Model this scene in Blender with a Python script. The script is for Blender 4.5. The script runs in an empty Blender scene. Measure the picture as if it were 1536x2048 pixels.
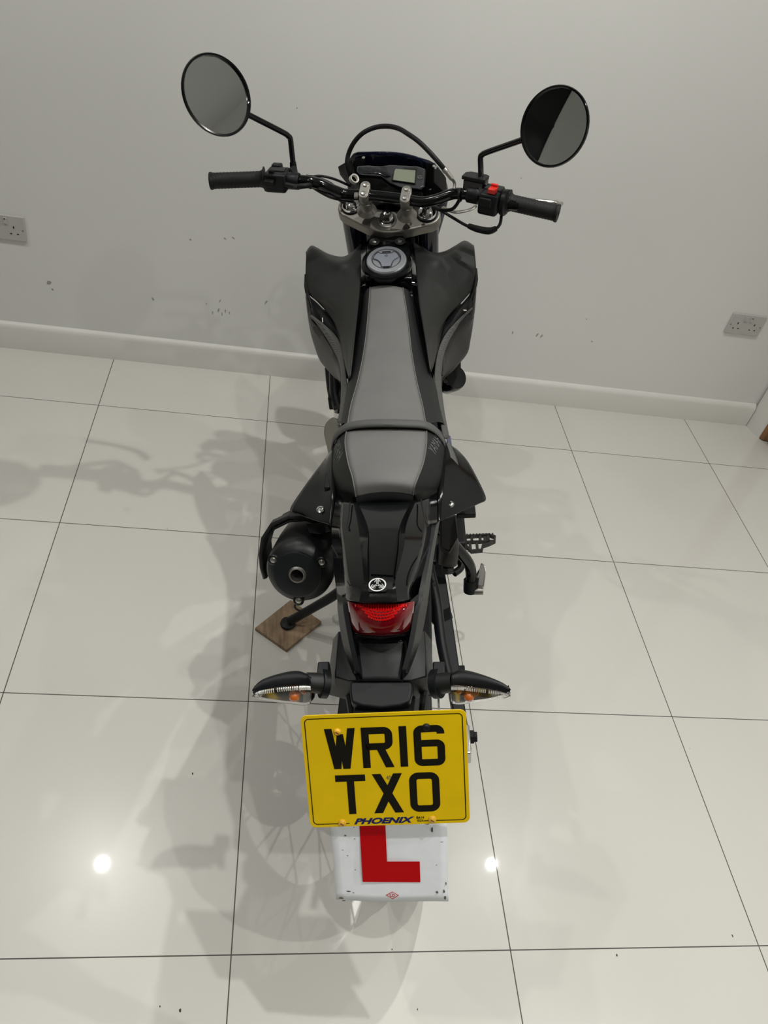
import bpy, bmesh, math, random
from mathutils import Vector, Matrix
from mathutils.bvhtree import BVHTree
random.seed(4)
D = bpy.data
COL = bpy.context.scene.collection
rad = math.radians

# ---------------------------------------------------------------- camera
F_PX = 1553.23
CAM = Vector((0.5736, -2.33555, 1.78487))
C_R = Vector((0.98310588, -0.06699701, 0.17033561))
C_U = Vector((-0.07696138, 0.69304102, 0.71677827))
C_F = Vector((0.16607157, 0.7177782, -0.67617653))
cd = D.cameras.new('camera'); cam = D.objects.new('camera', cd); COL.objects.link(cam)
cd.sensor_fit = 'VERTICAL'; cd.sensor_height = 36.0; cd.lens = F_PX / 2048 * 36.0
cd.clip_start = 0.02
cam.matrix_world = Matrix(((C_R.x, C_U.x, -C_F.x, CAM.x), (C_R.y, C_U.y, -C_F.y, CAM.y), (C_R.z, C_U.z, -C_F.z, CAM.z), (0, 0, 0, 1)))
SC = bpy.context.scene
SC.camera = cam

# ---------------------------------------------------------------- world, exposure, lamps
SC.view_settings.view_transform = 'Standard'
SC.view_settings.look = 'None'
SC.view_settings.gamma = 1.0
SC.view_settings.use_curve_mapping = False
SC.view_settings.exposure = 0.12
w = D.worlds.new('world'); SC.world = w; w.use_nodes = True
w.node_tree.nodes['Background'].inputs[0].default_value = (0.9, 0.95, 1, 1)
w.node_tree.nodes['Background'].inputs[1].default_value = 0.02
CEIL = 2.70
#        x      y      watts
LAMPS = [(-0.08, -0.54, 28, 150), (1.21, -0.70, 54, 150), (2.11, -0.54, 17, 150), (-1.30, -0.54, 30, 150),
         (-0.08, -1.80, 24, 108), (1.02, -1.84, 46, 108), (2.25, -1.80, 56, 108), (-1.30, -1.80, 18, 108),
         (-0.08, -3.05, 26, 100), (1.04, -3.05, 50, 100), (2.25, -3.05, 26, 100)]
BLEND, LAMP_R = 0.9, 0.017
LIGHT_COL = (1.0, 0.99, 0.945)

# ---------------------------------------------------------------- materials
MATS = {}
def mat(name, base, rough=0.5, metal=0.0, coat=0.0, noise=0.0, nscale=40, bump=0.0, bscale=300, spec=0.5, trans=0.0, ior=1.5, rvar=0.0):
    m = D.materials.new(name); m.use_nodes = True
    nt = m.node_tree; b = nt.nodes['Principled BSDF']
    b.inputs['Base Color'].default_value = (*base, 1)
    b.inputs['Roughness'].default_value = rough
    b.inputs['Metallic'].default_value = metal
    b.inputs['Coat Weight'].default_value = coat
    b.inputs['Coat Roughness'].default_value = 0.04
    b.inputs['Specular IOR Level'].default_value = spec
    b.inputs['Transmission Weight'].default_value = trans
    b.inputs['IOR'].default_value = ior
    tc = nt.nodes.new('ShaderNodeTexCoord')
    if noise > 0 or rvar > 0:
        n = nt.nodes.new('ShaderNodeTexNoise'); n.inputs['Scale'].default_value = nscale; n.inputs['Detail'].default_value = 5
        nt.links.new(tc.outputs['Object'], n.inputs['Vector'])
        if noise > 0:
            r = nt.nodes.new('ShaderNodeMapRange')
            r.inputs['From Min'].default_value = 0.3; r.inputs['From Max'].default_value = 0.7
            r.inputs['To Min'].default_value = 1 - noise; r.inputs['To Max'].default_value = 1 + noise
            nt.links.new(n.outputs['Fac'], r.inputs['Value'])
            v = nt.nodes.new('ShaderNodeVectorMath'); v.operation = 'SCALE'
            v.inputs[0].default_value = base
            nt.links.new(r.outputs['Result'], v.inputs['Scale'])
            nt.links.new(v.outputs['Vector'], b.inputs['Base Color'])
        if rvar > 0:
            r = nt.nodes.new('ShaderNodeMapRange')
            r.inputs['From Min'].default_value = 0.3; r.inputs['From Max'].default_value = 0.7
            r.inputs['To Min'].default_value = max(0, rough - rvar); r.inputs['To Max'].default_value = rough + rvar
            nt.links.new(n.outputs['Fac'], r.inputs['Value']); nt.links.new(r.outputs['Result'], b.inputs['Roughness'])
    if bump > 0:
        n = nt.nodes.new('ShaderNodeTexNoise'); n.inputs['Scale'].default_value = bscale; n.inputs['Detail'].default_value = 3
        bp = nt.nodes.new('ShaderNodeBump'); bp.inputs['Strength'].default_value = bump; bp.inputs['Distance'].default_value = 0.001
        nt.links.new(tc.outputs['Object'], n.inputs['Vector']); nt.links.new(n.outputs['Fac'], bp.inputs['Height'])
        nt.links.new(bp.outputs['Normal'], b.inputs['Normal'])
    MATS[name] = m
    return m

mat('paint_wall', (0.78, 0.778, 0.755), 0.6, noise=0.02, nscale=1.5, bump=0.15, bscale=220)
mat('paint_trim', (0.74, 0.73, 0.69), 0.38, noise=0.02, nscale=6)
mat('gloss_black', (0.003, 0.0035, 0.004), 0.12, spec=0.35, coat=0.15, rvar=0.02, nscale=30)
mat('tail_gloss', (0.0035, 0.004, 0.0045), 0.11, spec=0.4, coat=0.1)
mat('satin_black', (0.006, 0.007, 0.008), 0.42, spec=0.28, bump=0.1, bscale=900)
mat('shroud_plastic', (0.013, 0.0135, 0.013), 0.42, spec=0.35, bump=0.25, bscale=1400)
mat('matte_black', (0.006, 0.006, 0.007), 0.55, spec=0.3, noise=0.2)
mat('grip_rubber', (0.007, 0.007, 0.007), 0.6, spec=0.35, bump=0.5, bscale=700)
mat('tyre_rubber', (0.014, 0.014, 0.014), 0.75, bump=0.4, bscale=500)
mat('seat_grey', (0.135, 0.133, 0.129), 0.62, noise=0.07, nscale=14, bump=0.35, bscale=1500)
mat('seat_side', (0.012, 0.013, 0.013), 0.55, spec=0.3, bump=0.3, bscale=1500)
mat('strap_grey', (0.075, 0.075, 0.073), 0.6, bump=0.3, bscale=1200)
mat('lettering_grey', (0.13, 0.13, 0.13), 0.6)
mat('cast_grey', (0.26, 0.245, 0.22), 0.42, metal=0.75, bump=0.15, bscale=900)
mat('steel', (0.55, 0.54, 0.51), 0.3, metal=1.0)
mat('chrome', (0.8, 0.8, 0.8), 0.06, metal=1.0)
mat('dark_metal', (0.035, 0.034, 0.032), 0.45, metal=0.4, noise=0.3, nscale=60)
mat('dull_steel', (0.3, 0.29, 0.27), 0.45, metal=0.9, noise=0.25, nscale=60)
mat('cap_silver', (0.62, 0.64, 0.70), 0.28, metal=0.85, noise=0.05, nscale=20)
mat('cap_plate', (0.42, 0.45, 0.52), 0.34, metal=0.75)
mat('badge_silver', (0.75, 0.75, 0.74), 0.35, metal=0.4)
mat('navy_gloss', (0.005, 0.007, 0.022), 0.14, spec=0.3, coat=0.1)
mat('rim_blue', (0.01, 0.015, 0.16), 0.2, metal=0.3, coat=0.7)
mat('lcd', (0.20, 0.22, 0.165), 0.25, coat=0.4)
mat('meter_face', (0.035, 0.037, 0.04), 0.25, coat=0.5)
mat('meter_lens', (0.02, 0.022, 0.026), 0.08, coat=0.8)
mat('switch_red', (0.62, 0.02, 0.012), 0.35)
mat('white_plastic', (0.6, 0.58, 0.53), 0.4)
mat('socket_white', (0.50, 0.49, 0.47), 0.3)
mat('muffler_paint', (0.010, 0.0105, 0.011), 0.40, spec=0.35, bump=0.1, bscale=700)
mat('muffler_cap', (0.009, 0.011, 0.013), 0.3)
mat('red_lens', (0.16, 0.002, 0.006), 0.07, coat=1.0)
mat('red_bright', (0.62, 0.006, 0.006), 0.12, coat=1.0)
mat('amber', (0.55, 0.13, 0.02), 0.15, coat=0.8)
mat('lens_clear', (1, 1, 1), 0.03, trans=1.0, ior=1.35)
mat('reflector', (0.75, 0.75, 0.73), 0.15, metal=1.0)
mat('plate_yellow', (0.82, 0.55, 0.004), 0.28, coat=0.4, noise=0.04, nscale=25)
mat('plate_black', (0.008, 0.007, 0.004), 0.4, spec=0.25)
mat('plate_blue', (0.006, 0.012, 0.10), 0.4)
mat('screw_yellow', (0.75, 0.42, 0.03), 0.4)
mat('rust', (0.16, 0.05, 0.02), 0.7)
mat('learner_white', (0.93, 0.96, 1.0), 0.35, spec=0.3, noise=0.03, nscale=50)
mat('learner_red', (0.56, 0.001, 0.004), 0.45, spec=0.08)
mat('dirt', (0.13, 0.115, 0.10), 0.7, noise=0.4, nscale=400)
mat('ceiling_paint', (0.52, 0.52, 0.50), 0.7)
mat('dark_glass', (0.006, 0.007, 0.008), 0.08)
mat('mirror_glass', (0.74, 0.76, 0.78), 0.0, metal=1.0)
mat('silver_cover', (0.16, 0.155, 0.135), 0.5, metal=0.3)
mat('beige_cover', (0.20, 0.19, 0.16), 0.45)
mat('scuff', (0.36, 0.36, 0.34), 0.7)
mat('dirt_speck', (0.05, 0.045, 0.04), 0.8)
mat('oak', (0.26, 0.12, 0.045), 0.45, noise=0.2, nscale=18)

# floor: polished 600 mm tiles with thin grey grout, grid along the walls
def floor_material():
    m = D.materials.new('porcelain_tiles'); m.use_nodes = True; nt = m.node_tree; N = nt.nodes; L = nt.links
    b = N['Principled BSDF']
    g = N.new('ShaderNodeNewGeometry'); sx = N.new('ShaderNodeSeparateXYZ'); L.new(g.outputs['Position'], sx.inputs[0])
    def mth(op, a, v=None):
        n = N.new('ShaderNodeMath'); n.operation = op
        L.new(a, n.inputs[0]) if not isinstance(a, float) else None
        if v is not None:
            if isinstance(v, float): n.inputs[1].default_value = v
            else: L.new(v, n.inputs[1])
        return n.outputs[0]
    ds = []; cells = []
    for ax in ('X', 'Y'):
        t = mth('DIVIDE', sx.outputs[ax], 0.6)
        fl = mth('FLOOR', t); cells.append(fl)
        t2 = mth('ADD', t, 0.5); fr = mth('FRACT', t2); s = mth('SUBTRACT', fr, 0.5); ab = mth('ABSOLUTE', s)
        ds.append(mth('MULTIPLY', ab, 0.6))
    mn = mth('MINIMUM', ds[0], ds[1])
    gr = mth('LESS_THAN', mn, 0.0013)
    cmb = N.new('ShaderNodeCombineXYZ'); L.new(cells[0], cmb.inputs[0]); L.new(cells[1], cmb.inputs[1])
    wn = N.new('ShaderNodeTexWhiteNoise'); wn.noise_dimensions = '2D'; L.new(cmb.outputs[0], wn.inputs['Vector'])
    mr = N.new('ShaderNodeMapRange'); mr.inputs['To Min'].default_value = 0.985; mr.inputs['To Max'].default_value = 1.01; L.new(wn.outputs['Value'], mr.inputs['Value'])
    nz = N.new('ShaderNodeTexNoise'); nz.inputs['Scale'].default_value = 2.2; nz.inputs['Detail'].default_value = 6; L.new(g.outputs['Position'], nz.inputs['Vector'])
    mr2 = N.new('ShaderNodeMapRange'); mr2.inputs['From Min'].default_value = 0.3; mr2.inputs['From Max'].default_value = 0.7; mr2.inputs['To Min'].default_value = 0.985; mr2.inputs['To Max'].default_value = 1.015; L.new(nz.outputs['Fac'], mr2.inputs['Value'])
    mm = mth('MULTIPLY', mr.outputs[0], mr2.outputs[0])
    sc = N.new('ShaderNodeVectorMath'); sc.operation = 'SCALE'; sc.inputs[0].default_value = (0.63, 0.615, 0.572); L.new(mm, sc.inputs['Scale'])
    mix = N.new('ShaderNodeMix'); mix.data_type = 'RGBA'; L.new(gr, mix.inputs['Factor']); L.new(sc.outputs[0], mix.inputs[6]); mix.inputs[7].default_value = (0.07, 0.065, 0.055, 1)
    L.new(mix.outputs[2], b.inputs['Base Color'])
    rr = N.new('ShaderNodeMapRange'); rr.inputs['To Min'].default_value = 0.26; rr.inputs['To Max'].default_value = 0.7; L.new(gr, rr.inputs['Value'])
    L.new(rr.outputs[0], b.inputs['Roughness'])
    b.inputs['Specular IOR Level'].default_value = 0.5
    b.inputs['Coat Weight'].default_value = 0.55; b.inputs['Coat Roughness'].default_value = 0.035
    return m
MATS['tiles'] = floor_material()

def knurl_material():
    m = mat('knurled_plastic', (0.06, 0.06, 0.056), 0.45); nt = m.node_tree; N = nt.nodes; L = nt.links
    tc = N.new('ShaderNodeTexCoord'); hs = []
    for rz in (35, -35):
        mp = N.new('ShaderNodeMapping'); mp.inputs['Rotation'].default_value = (0, 0, rad(rz)); L.new(tc.outputs['Object'], mp.inputs[0])
        wv = N.new('ShaderNodeTexWave'); wv.inputs['Scale'].default_value = 110; L.new(mp.outputs[0], wv.inputs[0]); hs.append(wv.outputs['Fac'])
    mx = N.new('ShaderNodeMath'); mx.operation = 'MULTIPLY'; L.new(hs[0], mx.inputs[0]); L.new(hs[1], mx.inputs[1])
    bp = N.new('ShaderNodeBump'); bp.inputs['Strength'].default_value = 0.9; bp.inputs['Distance'].default_value = 0.0012; L.new(mx.outputs[0], bp.inputs['Height'])
    L.new(bp.outputs[0], N['Principled BSDF'].inputs['Normal'])
    rp = N.new('ShaderNodeMix'); rp.data_type = 'RGBA'; rp.inputs[6].default_value = (0.05, 0.05, 0.048, 1); rp.inputs[7].default_value = (0.17, 0.17, 0.163, 1)
    L.new(mx.outputs[0], rp.inputs['Factor']); L.new(rp.outputs[2], N['Principled BSDF'].inputs['Base Color'])
knurl_material()

def plywood_material():
    m = mat('plywood', (0.20, 0.125, 0.065), 0.6); nt = m.node_tree; N = nt.nodes; L = nt.links
    tc = N.new('ShaderNodeTexCoord'); mp = N.new('ShaderNodeMapping'); mp.inputs['Scale'].default_value = (60, 9, 9); L.new(tc.outputs['Object'], mp.inputs[0])
    n = N.new('ShaderNodeTexNoise'); n.inputs['Scale'].default_value = 2.0; n.inputs['Detail'].default_value = 8; L.new(mp.outputs[0], n.inputs['Vector'])
    n2 = N.new('ShaderNodeTexNoise'); n2.inputs['Scale'].default_value = 30; n2.inputs['Detail'].default_value = 4; L.new(tc.outputs['Object'], n2.inputs['Vector'])
    a = N.new('ShaderNodeMath'); a.operation = 'ADD'; L.new(n.outputs['Fac'], a.inputs[0]); L.new(n2.outputs['Fac'], a.inputs[1])
    r = N.new('ShaderNodeValToRGB'); r.color_ramp.elements[0].position = 0.35; r.color_ramp.elements[0].color = (0.17, 0.11, 0.062, 1)
    r.color_ramp.elements[1].position = 0.62; r.color_ramp.elements[1].color = (0.33, 0.225, 0.135, 1)
    h = N.new('ShaderNodeMath'); h.operation = 'MULTIPLY'; h.inputs[1].default_value = 0.5; L.new(a.outputs[0], h.inputs[0]); L.new(h.outputs[0], r.inputs['Fac'])
    L.new(r.outputs['Color'], N['Principled BSDF'].inputs['Base Color'])
plywood_material()

# ---------------------------------------------------------------- mesh helpers
def mesh_obj(name, verts, faces, m, parent=None, smooth=False, bevel=0, subsurf=0, solid=0, offset=-1, label=None, angle=40):
    me = D.meshes.new(name); me.from_pydata([tuple(v) for v in verts], [], faces); me.validate(); me.update()
    bm = bmesh.new(); bm.from_mesh(me); bmesh.ops.remove_doubles(bm, verts=bm.verts, dist=1e-6); bmesh.ops.recalc_face_normals(bm, faces=bm.faces); 
    if solid and sum(f.normal.dot(Vector((0, -0.35, 1))) * f.calc_area() for f in bm.faces) < 0: bmesh.ops.reverse_faces(bm, faces=bm.faces)
    bm.to_mesh(me); bm.free()
    me.materials.append(MATS[m])
    o = D.objects.new(name, me); COL.objects.link(o)
    if parent is not None: o.parent = parent
    if subsurf:
        s = o.modifiers.new('subsurf', 'SUBSURF'); s.levels = subsurf; s.render_levels = subsurf
    if solid:
        s = o.modifiers.new('solid', 'SOLIDIFY'); s.thickness = solid; s.offset = offset
    if bevel:
        s = o.modifiers.new('bevel', 'BEVEL'); s.width = bevel; s.segments = 3; s.limit_method = 'ANGLE'; s.angle_limit = rad(30)
    if smooth or bevel:
        for p in me.polygons: p.use_smooth = True
        if not subsurf:
            try: me.set_sharp_from_angle(angle=rad(angle))
            except Exception: pass
    if label: o['label'] = label
    return o

class MB:
    """collects simple shapes into one mesh"""
    def __init__(s): s.v = []; s.f = []
    def add(s, vs, fs):
        k = len(s.v); s.v += [Vector(v) for v in vs]; s.f += [[i + k for i in f] for f in fs]; return s
    def box(s, c, h, ax=None):
        c = Vector(c); X, Y, Z = ax if ax else (Vector((1, 0, 0)), Vector((0, 1, 0)), Vector((0, 0, 1)))
        vs = [c + X * h[0] * i + Y * h[1] * j + Z * h[2] * k for i in (-1, 1) for j in (-1, 1) for k in (-1, 1)]
        return s.add(vs, [[0, 1, 3, 2], [4, 6, 7, 5], [0, 4, 5, 1], [2, 3, 7, 6], [0, 2, 6, 4], [1, 5, 7, 3]])
    def tube(s, pts, r, n=14, smooth=6, caps=True, squash=1.0):
        pts = [Vector(p) for p in pts]
        rs = r if isinstance(r, (list, tuple)) else [r] * len(pts)
        if smooth > 1 and len(pts) > 2: pts, rs = spline(pts, rs, smooth)
        k = len(pts); ring = []
        t0 = (pts[1] - pts[0]).normalized(); up = Vector((0, 0, 1)) if abs(t0.z) < 0.9 else Vector((1, 0, 0))
        nrm = t0.cross(up).normalized()
        for i in range(k):
            t = (pts[min(i + 1, k - 1)] - pts[max(i - 1, 0)]).normalized()
            nrm = (nrm - t * nrm.dot(t)).normalized(); bn = t.cross(nrm)
            ring.append([pts[i] + (nrm * math.cos(a) + bn * math.sin(a) * squash) * rs[i] for a in [2 * math.pi * j / n for j in range(n)]])
        return s.rings(ring, caps)
    def rings(s, ring, caps=True, closed=True):
        n = len(ring[0]); vs = [p for r in ring for p in r]; fs = []
        for i in range(len(ring) - 1):
            for j in range(n if closed else n - 1):
                fs.append([i * n + j, i * n + (j + 1) % n, (i + 1) * n + (j + 1) % n, (i + 1) * n + j])
        if caps: fs += [list(range(n))[::-1], [(len(ring) - 1) * n + j for j in range(n)]]
        return s.add(vs, fs)
    def lathe(s, prof, o, ax, n=32, caps=False):
        o = Vector(o); ax = Vector(ax).normalized(); u = ax.cross(Vector((0, 0, 1)) if abs(ax.z) < 0.9 else Vector((1, 0, 0))).normalized(); v = ax.cross(u)
        return s.rings([[o + ax * h + (u * math.cos(2 * math.pi * j / n) + v * math.sin(2 * math.pi * j / n)) * max(r, 1e-5) for j in range(n)] for r, h in prof], caps)
    def prism(s, poly, ext):
        poly = [Vector(p) for p in poly]; ext = Vector(ext); n = len(poly)
        return s.add(poly + [p + ext for p in poly], [list(range(n))[::-1], [n + i for i in range(n)]] + [[i, (i + 1) % n, n + (i + 1) % n, n + i] for i in range(n)])
    def build(s, name, m, parent=None, **k): return mesh_obj(name, s.v, s.f, m, parent, **k)

def cr(p0, p1, p2, p3, t):
    return 0.5 * ((2 * p1) + (p2 - p0) * t + (2 * p0 - 5 * p1 + 4 * p2 - p3) * t * t + (3 * p1 - p0 - 3 * p2 + p3) * t ** 3)
def spline(pts, rs=None, k=6):
    out = []; ro = []; n = len(pts); rs = rs or [1] * n
    for i in range(n - 1):
        p = [pts[max(i - 1, 0)], pts[i], pts[i + 1], pts[min(i + 2, n - 1)]]
        for j in range(k):
            t = j / k; out.append(cr(*p, t)); ro.append(rs[i] * (1 - t) + rs[i + 1] * t)
    out.append(pts[-1]); ro.append(rs[-1])
    return out, ro
def grid(rows, ku=4, kv=4):
    """smooth surface through rows of points -> verts, faces"""
    rows = [spline([Vector(p) for p in r], None, kv)[0] for r in rows] if kv > 1 else [[Vector(p) for p in r] for r in rows]
    if ku > 1:
        cols = [spline([r[j] for r in rows], None, ku)[0] for j in range(len(rows[0]))]
        rows = [[c[i] for c in cols] for i in range(len(cols[0]))]
    n = len(rows[0]); vs = [p for r in rows for p in r]
    fs = [[i * n + j, i * n + j + 1, (i + 1) * n + j + 1, (i + 1) * n + j] for i in range(len(rows) - 1) for j in range(n - 1)]
    return vs, fs
def text_mesh(txt, size=1.0, shear=0.0, bold=0.0, spacing=1.0):
    cu = D.curves.new('t', 'FONT'); cu.body = txt; cu.size = size; cu.shear = shear; cu.offset = bold; cu.space_character = spacing
    cu.align_x = 'CENTER'; cu.align_y = 'CENTER'
    o = D.objects.new('t', cu); COL.objects.link(o); dg = bpy.context.evaluated_depsgraph_get(); dg.update()
    me = D.meshes.new_from_object(o.evaluated_get(dg)); vs = [v.co.copy() for v in me.vertices]; fs = [list(p.vertices) for p in me.polygons]
    D.objects.remove(o); D.curves.remove(cu); D.meshes.remove(me)
    return vs, fs
def ribbon(path, w, closed=False):
    """flat band of width w along a 2-D path with mitred joints"""
    P = [Vector(p) for p in path]; n = len(P); vs = []; fs = []
    for i in range(n):
        a = P[i - 1] if (i > 0 or closed) else None; b = P[(i + 1) % n] if (i < n - 1 or closed) else None
        d1 = (P[i] - a).normalized() if a is not None else (b - P[i]).normalized()
        d2 = (b - P[i]).normalized() if b is not None else d1
        m = (d1 + d2).normalized(); nn = Vector((-m.y, m.x)); c = max(0.35, nn.dot(Vector((-d1.y, d1.x))))
        vs += [P[i] + nn * w / 2 / c, P[i] - nn * w / 2 / c]
    for i in range(n if closed else n - 1):
        j = (i + 1) % n; fs.append([2 * i, 2 * j, 2 * j + 1, 2 * i + 1])
    return vs, fs
def rrect(x0, y0, x1, y1, r, k=6, corners=(1, 1, 1, 1)):
    out = []
    for (cx, cy, a0), c in zip(((x1 - r, y1 - r, 0), (x0 + r, y1 - r, 90), (x0 + r, y0 + r, 180), (x1 - r, y0 + r, 270)), corners):
        for i in range(k + 1):
            a = rad(a0 + 90 * i / k); out.append((cx + r * math.cos(a), cy + r * math.sin(a)))
    return out
def tag(o, label, cat, group=None):
    o['label'] = label; o['category'] = cat
    if group: o['group'] = group
    return o
def struct(o): o['kind'] = 'structure'; return o

# ---------------------------------------------------------------- the room
X0, X1, Y0, Y1 = -3.3, 2.70, -6.3, 0.298
def plane_box(name, lo, hi, m, **k):
    c = [(a + b) / 2 for a, b in zip(lo, hi)]; h = [(b - a) / 2 for a, b in zip(lo, hi)]
    return struct(MB().box(c, h).build(name, m, **k))
plane_box('floor', (X0 - 0.1, Y0 - 0.1, -0.06), (X1 + 1.4, Y1 + 0.2, 0), 'tiles')
plane_box('ceiling', (X0 - 0.1, Y0 - 0.1, CEIL), (X1 + 1.4, Y1 + 0.2, CEIL + 0.08), 'ceiling_paint')
wall_back = plane_box('wall_back', (X0 - 0.1, Y1 + 0.018, 0), (X1 + 0.2, Y1 + 0.2, CEIL), 'paint_wall')
plane_box('wall_left', (X0 - 0.1, Y0, 0), (X0, -1.98, CEIL), 'paint_wall')
plane_box('window_2', (X0 - 0.06, -1.98, 0), (X0 - 0.03, Y1 + 0.018, CEIL), 'dark_glass')
plane_box('trim_4', (X0 - 0.1, -1.98, 0), (X0 + 0.005, -1.92, CEIL), 'paint_trim')
# right wall: door casing and door close to the corner, plain wall beyond
plane_box('wall_right', (X1 + 0.045, -6.3, 0), (X1 + 0.15, 0.10, CEIL), 'paint_wall')
plane_box('wall_front', (X0, Y0 - 0.1, 0), (-0.2, Y0, CEIL), 'paint_wall')
g = plane_box('window_1', (-0.2, Y0 - 0.08, 0.0), (X1 + 0.05, Y0 - 0.05, CEIL), 'dark_glass')
# skirting: flat board with a rounded top
prof = [(0, 0), (0, 0.088), (0.003, 0.096), (0.0085, 0.104), (0.014, 0.107), (0.018, 0.108), (0.018, 0)]
bb = MB(); bb.prism([(X0, Y1 + a, b) for a, b in prof], (X1 - X0 - 0.004, 0, 0))
struct(bb.build('baseboard_back', 'paint_trim', smooth=True, angle=50))
# casing post of the doorway in the right wall
tr = MB()
cas = [(0.0, 0.305), (0.0, 0.29), (0.006, 0.255), (0.012, 0.235), (0.016, 0.222), (0.024, 0.214), (0.06, 0.214), (0.06, 0.305)]
tr.prism([(X1 + a, b, 0) for a, b in cas], (0, 0, 2.1))
struct(tr.build('trim_1', 'paint_trim', smooth=True, angle=30))
plane_box('wall_right_top', (X1 + 0.045, 0.10, 2.0), (X1 + 0.15, 0.31, CEIL), 'paint_wall')
dr = MB(); dr.prism([(X1 + a, b, 0.004) for a, b in ((0.020, 0.213), (0.030, 0.196), (0.050, 0.193), (0.075, 0.17), (0.075, 0.101), (0.115, 0.101), (0.115, 0.213))], (0, 0, 2.0))
door = struct(dr.build('door_1', 'oak', bevel=0.002))
ds = MB(); ds.lathe([(0, 0), (0.012, 0), (0.012, 0.004), (0.006, 0.006), (0.006, 0.03), (0.011, 0.031), (0.011, 0.045), (0, 0.047)], (X1 + 0.075, 0.165, 0.04), (-1, 0, 0))
ds.build('door_stop', 'chrome', door, smooth=True, label='chrome door stop')

# scuffs on the wall, each at its own place (x, z, length, height, tilt)
def wall_pt(u, v):
    d = C_F + C_R * ((u - 768) / F_PX) - C_U * ((v - 1024) / F_PX)
    t = (Y1 + 0.018 - CAM.y) / d.y
    return CAM + d * t
sc_list = [(381, 479, 8, 4, -25), (450, 477, 10, 3, -35), (467, 476, 10, 3, -30), (98, 565, 14, 10, 10), (105, 579, 8, 4, -50), (425, 625, 4, 10, 5),
           (437, 620, 5, 12, -15), (444, 628, 3, 12, 12), (451, 622, 4, 9, 0), (459, 626, 3, 8, 15), (440, 602, 4, 9, -30), (413, 608, 3, 5, -10),
           (1025, 665, 4, 10, 8), (1074, 670, 6, 12, -20), (1083, 672, 6, 12, -20), (1173, 638, 4, 3, 0), (1184, 683, 5, 4, 0), (594, 216, 3, 3, 0),
           (1042, 356, 3, 3, 0), (532, 605, 5, 12, -30), (306, 598, 5, 9, 20), (1125, 245, 3, 5, 20)]
for u, v, a, b, tl in sc_list:
    c = wall_pt(u, v); c.y -= 0.0004; r = rad(tl); sa, sb = a * 0.0007, b * 0.0009
    k = 9; pts = []
    for i in range(k):
        t = 2 * math.pi * i / k; rr = random.uniform(0.6, 1.1); x, z = math.cos(t) * sa * rr, math.sin(t) * sb * rr
        pts.append((c.x + x * math.cos(r) - z * math.sin(r), c.y, c.z + x * math.sin(r) + z * math.cos(r)))
    MB().prism(pts, (0, 0.0003, 0)).build('scuff_mark', 'scuff', wall_back)

def socket(name, x0, z0, label, switches=True):
    root = D.objects.new(name, None); COL.objects.link(root); root.location = (x0, Y1 + 0.018, z0)
    tag(root, label, 'socket', 'white double wall sockets')
    MB().box((0, -0.0045, 0), (0.073, 0.0045, 0.043)).build('face_plate', 'socket_white', root, bevel=0.002)
    for s in (-1, 1):
        h = MB()
        cx = s * 0.036
        h.box((cx, -0.0088, 0.006 - 0.002), (0.002, 0.0006, 0.0042)); h.box((cx - 0.011, -0.0088, -0.019), (0.0032, 0.0006, 0.002)); h.box((cx + 0.011, -0.0088, -0.019), (0.0032, 0.0006, 0.002))
        h.build('pin_slots', 'matte_black', root)
        MB().lathe([(0, 0), (0.003, 0), (0.003, 0.0008), (0, 0.0008)], (s * 0.0645, -0.0088, -0.004), (0, -1, 0), 12).build('screw', 'dull_steel', root)
        rk = MB().box((s * 0.012, -0.0105, 0.026), (0.0055, 0.003, 0.010)).build('rocker_switch', 'socket_white', root, bevel=0.001)
    MB().box((0.012, -0.0138, 0.033), (0.0028, 0.0006, 0.0016)).build('switch_mark', 'matte_black', root)
    return root
pl = wall_pt(52, 458); pr_ = wall_pt(1490, 648)
socket('wall_socket', pl.x - 0.073, pl.z, 'white double socket on the back wall at the left, cut by the frame edge')
socket('wall_socket', pr_.x, pr_.z, 'white double socket on the back wall beside the doorway corner')

# ceiling lamps
for i, (x, y, wt, cone) in enumerate(LAMPS):
    root = D.objects.new('ceiling_downlight', None); COL.objects.link(root); root.location = (x, y, CEIL)
    tag(root, 'recessed round ceiling downlight, ' + ('row by the back wall' if y > -1 else 'row over the number plate' if y > -2.5 else 'row behind the camera') + (', over the left floor' if x < -1 else ', left of the motorcycle' if x < 0.5 else ', above the motorcycle' if x < 1.5 else ', right of the motorcycle'), 'light', 'ceiling downlights')
    MB().lathe([(0.034, -0.002), (0.042, -0.006), (0.047, -0.001), (0.047, 0.0)], (0, 0, 0), (0, 0, 1)).build('rim', 'white_plastic', root, smooth=True)
    ld = D.lights.new('spot', 'SPOT'); ld.energy = wt; ld.color = LIGHT_COL; ld.spot_size = rad(cone); ld.spot_blend = BLEND; ld.shadow_soft_size = LAMP_R
    lo = D.objects.new('lamp', ld); COL.objects.link(lo); lo.parent = root; lo.location = (0, 0, -0.03)

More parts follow.
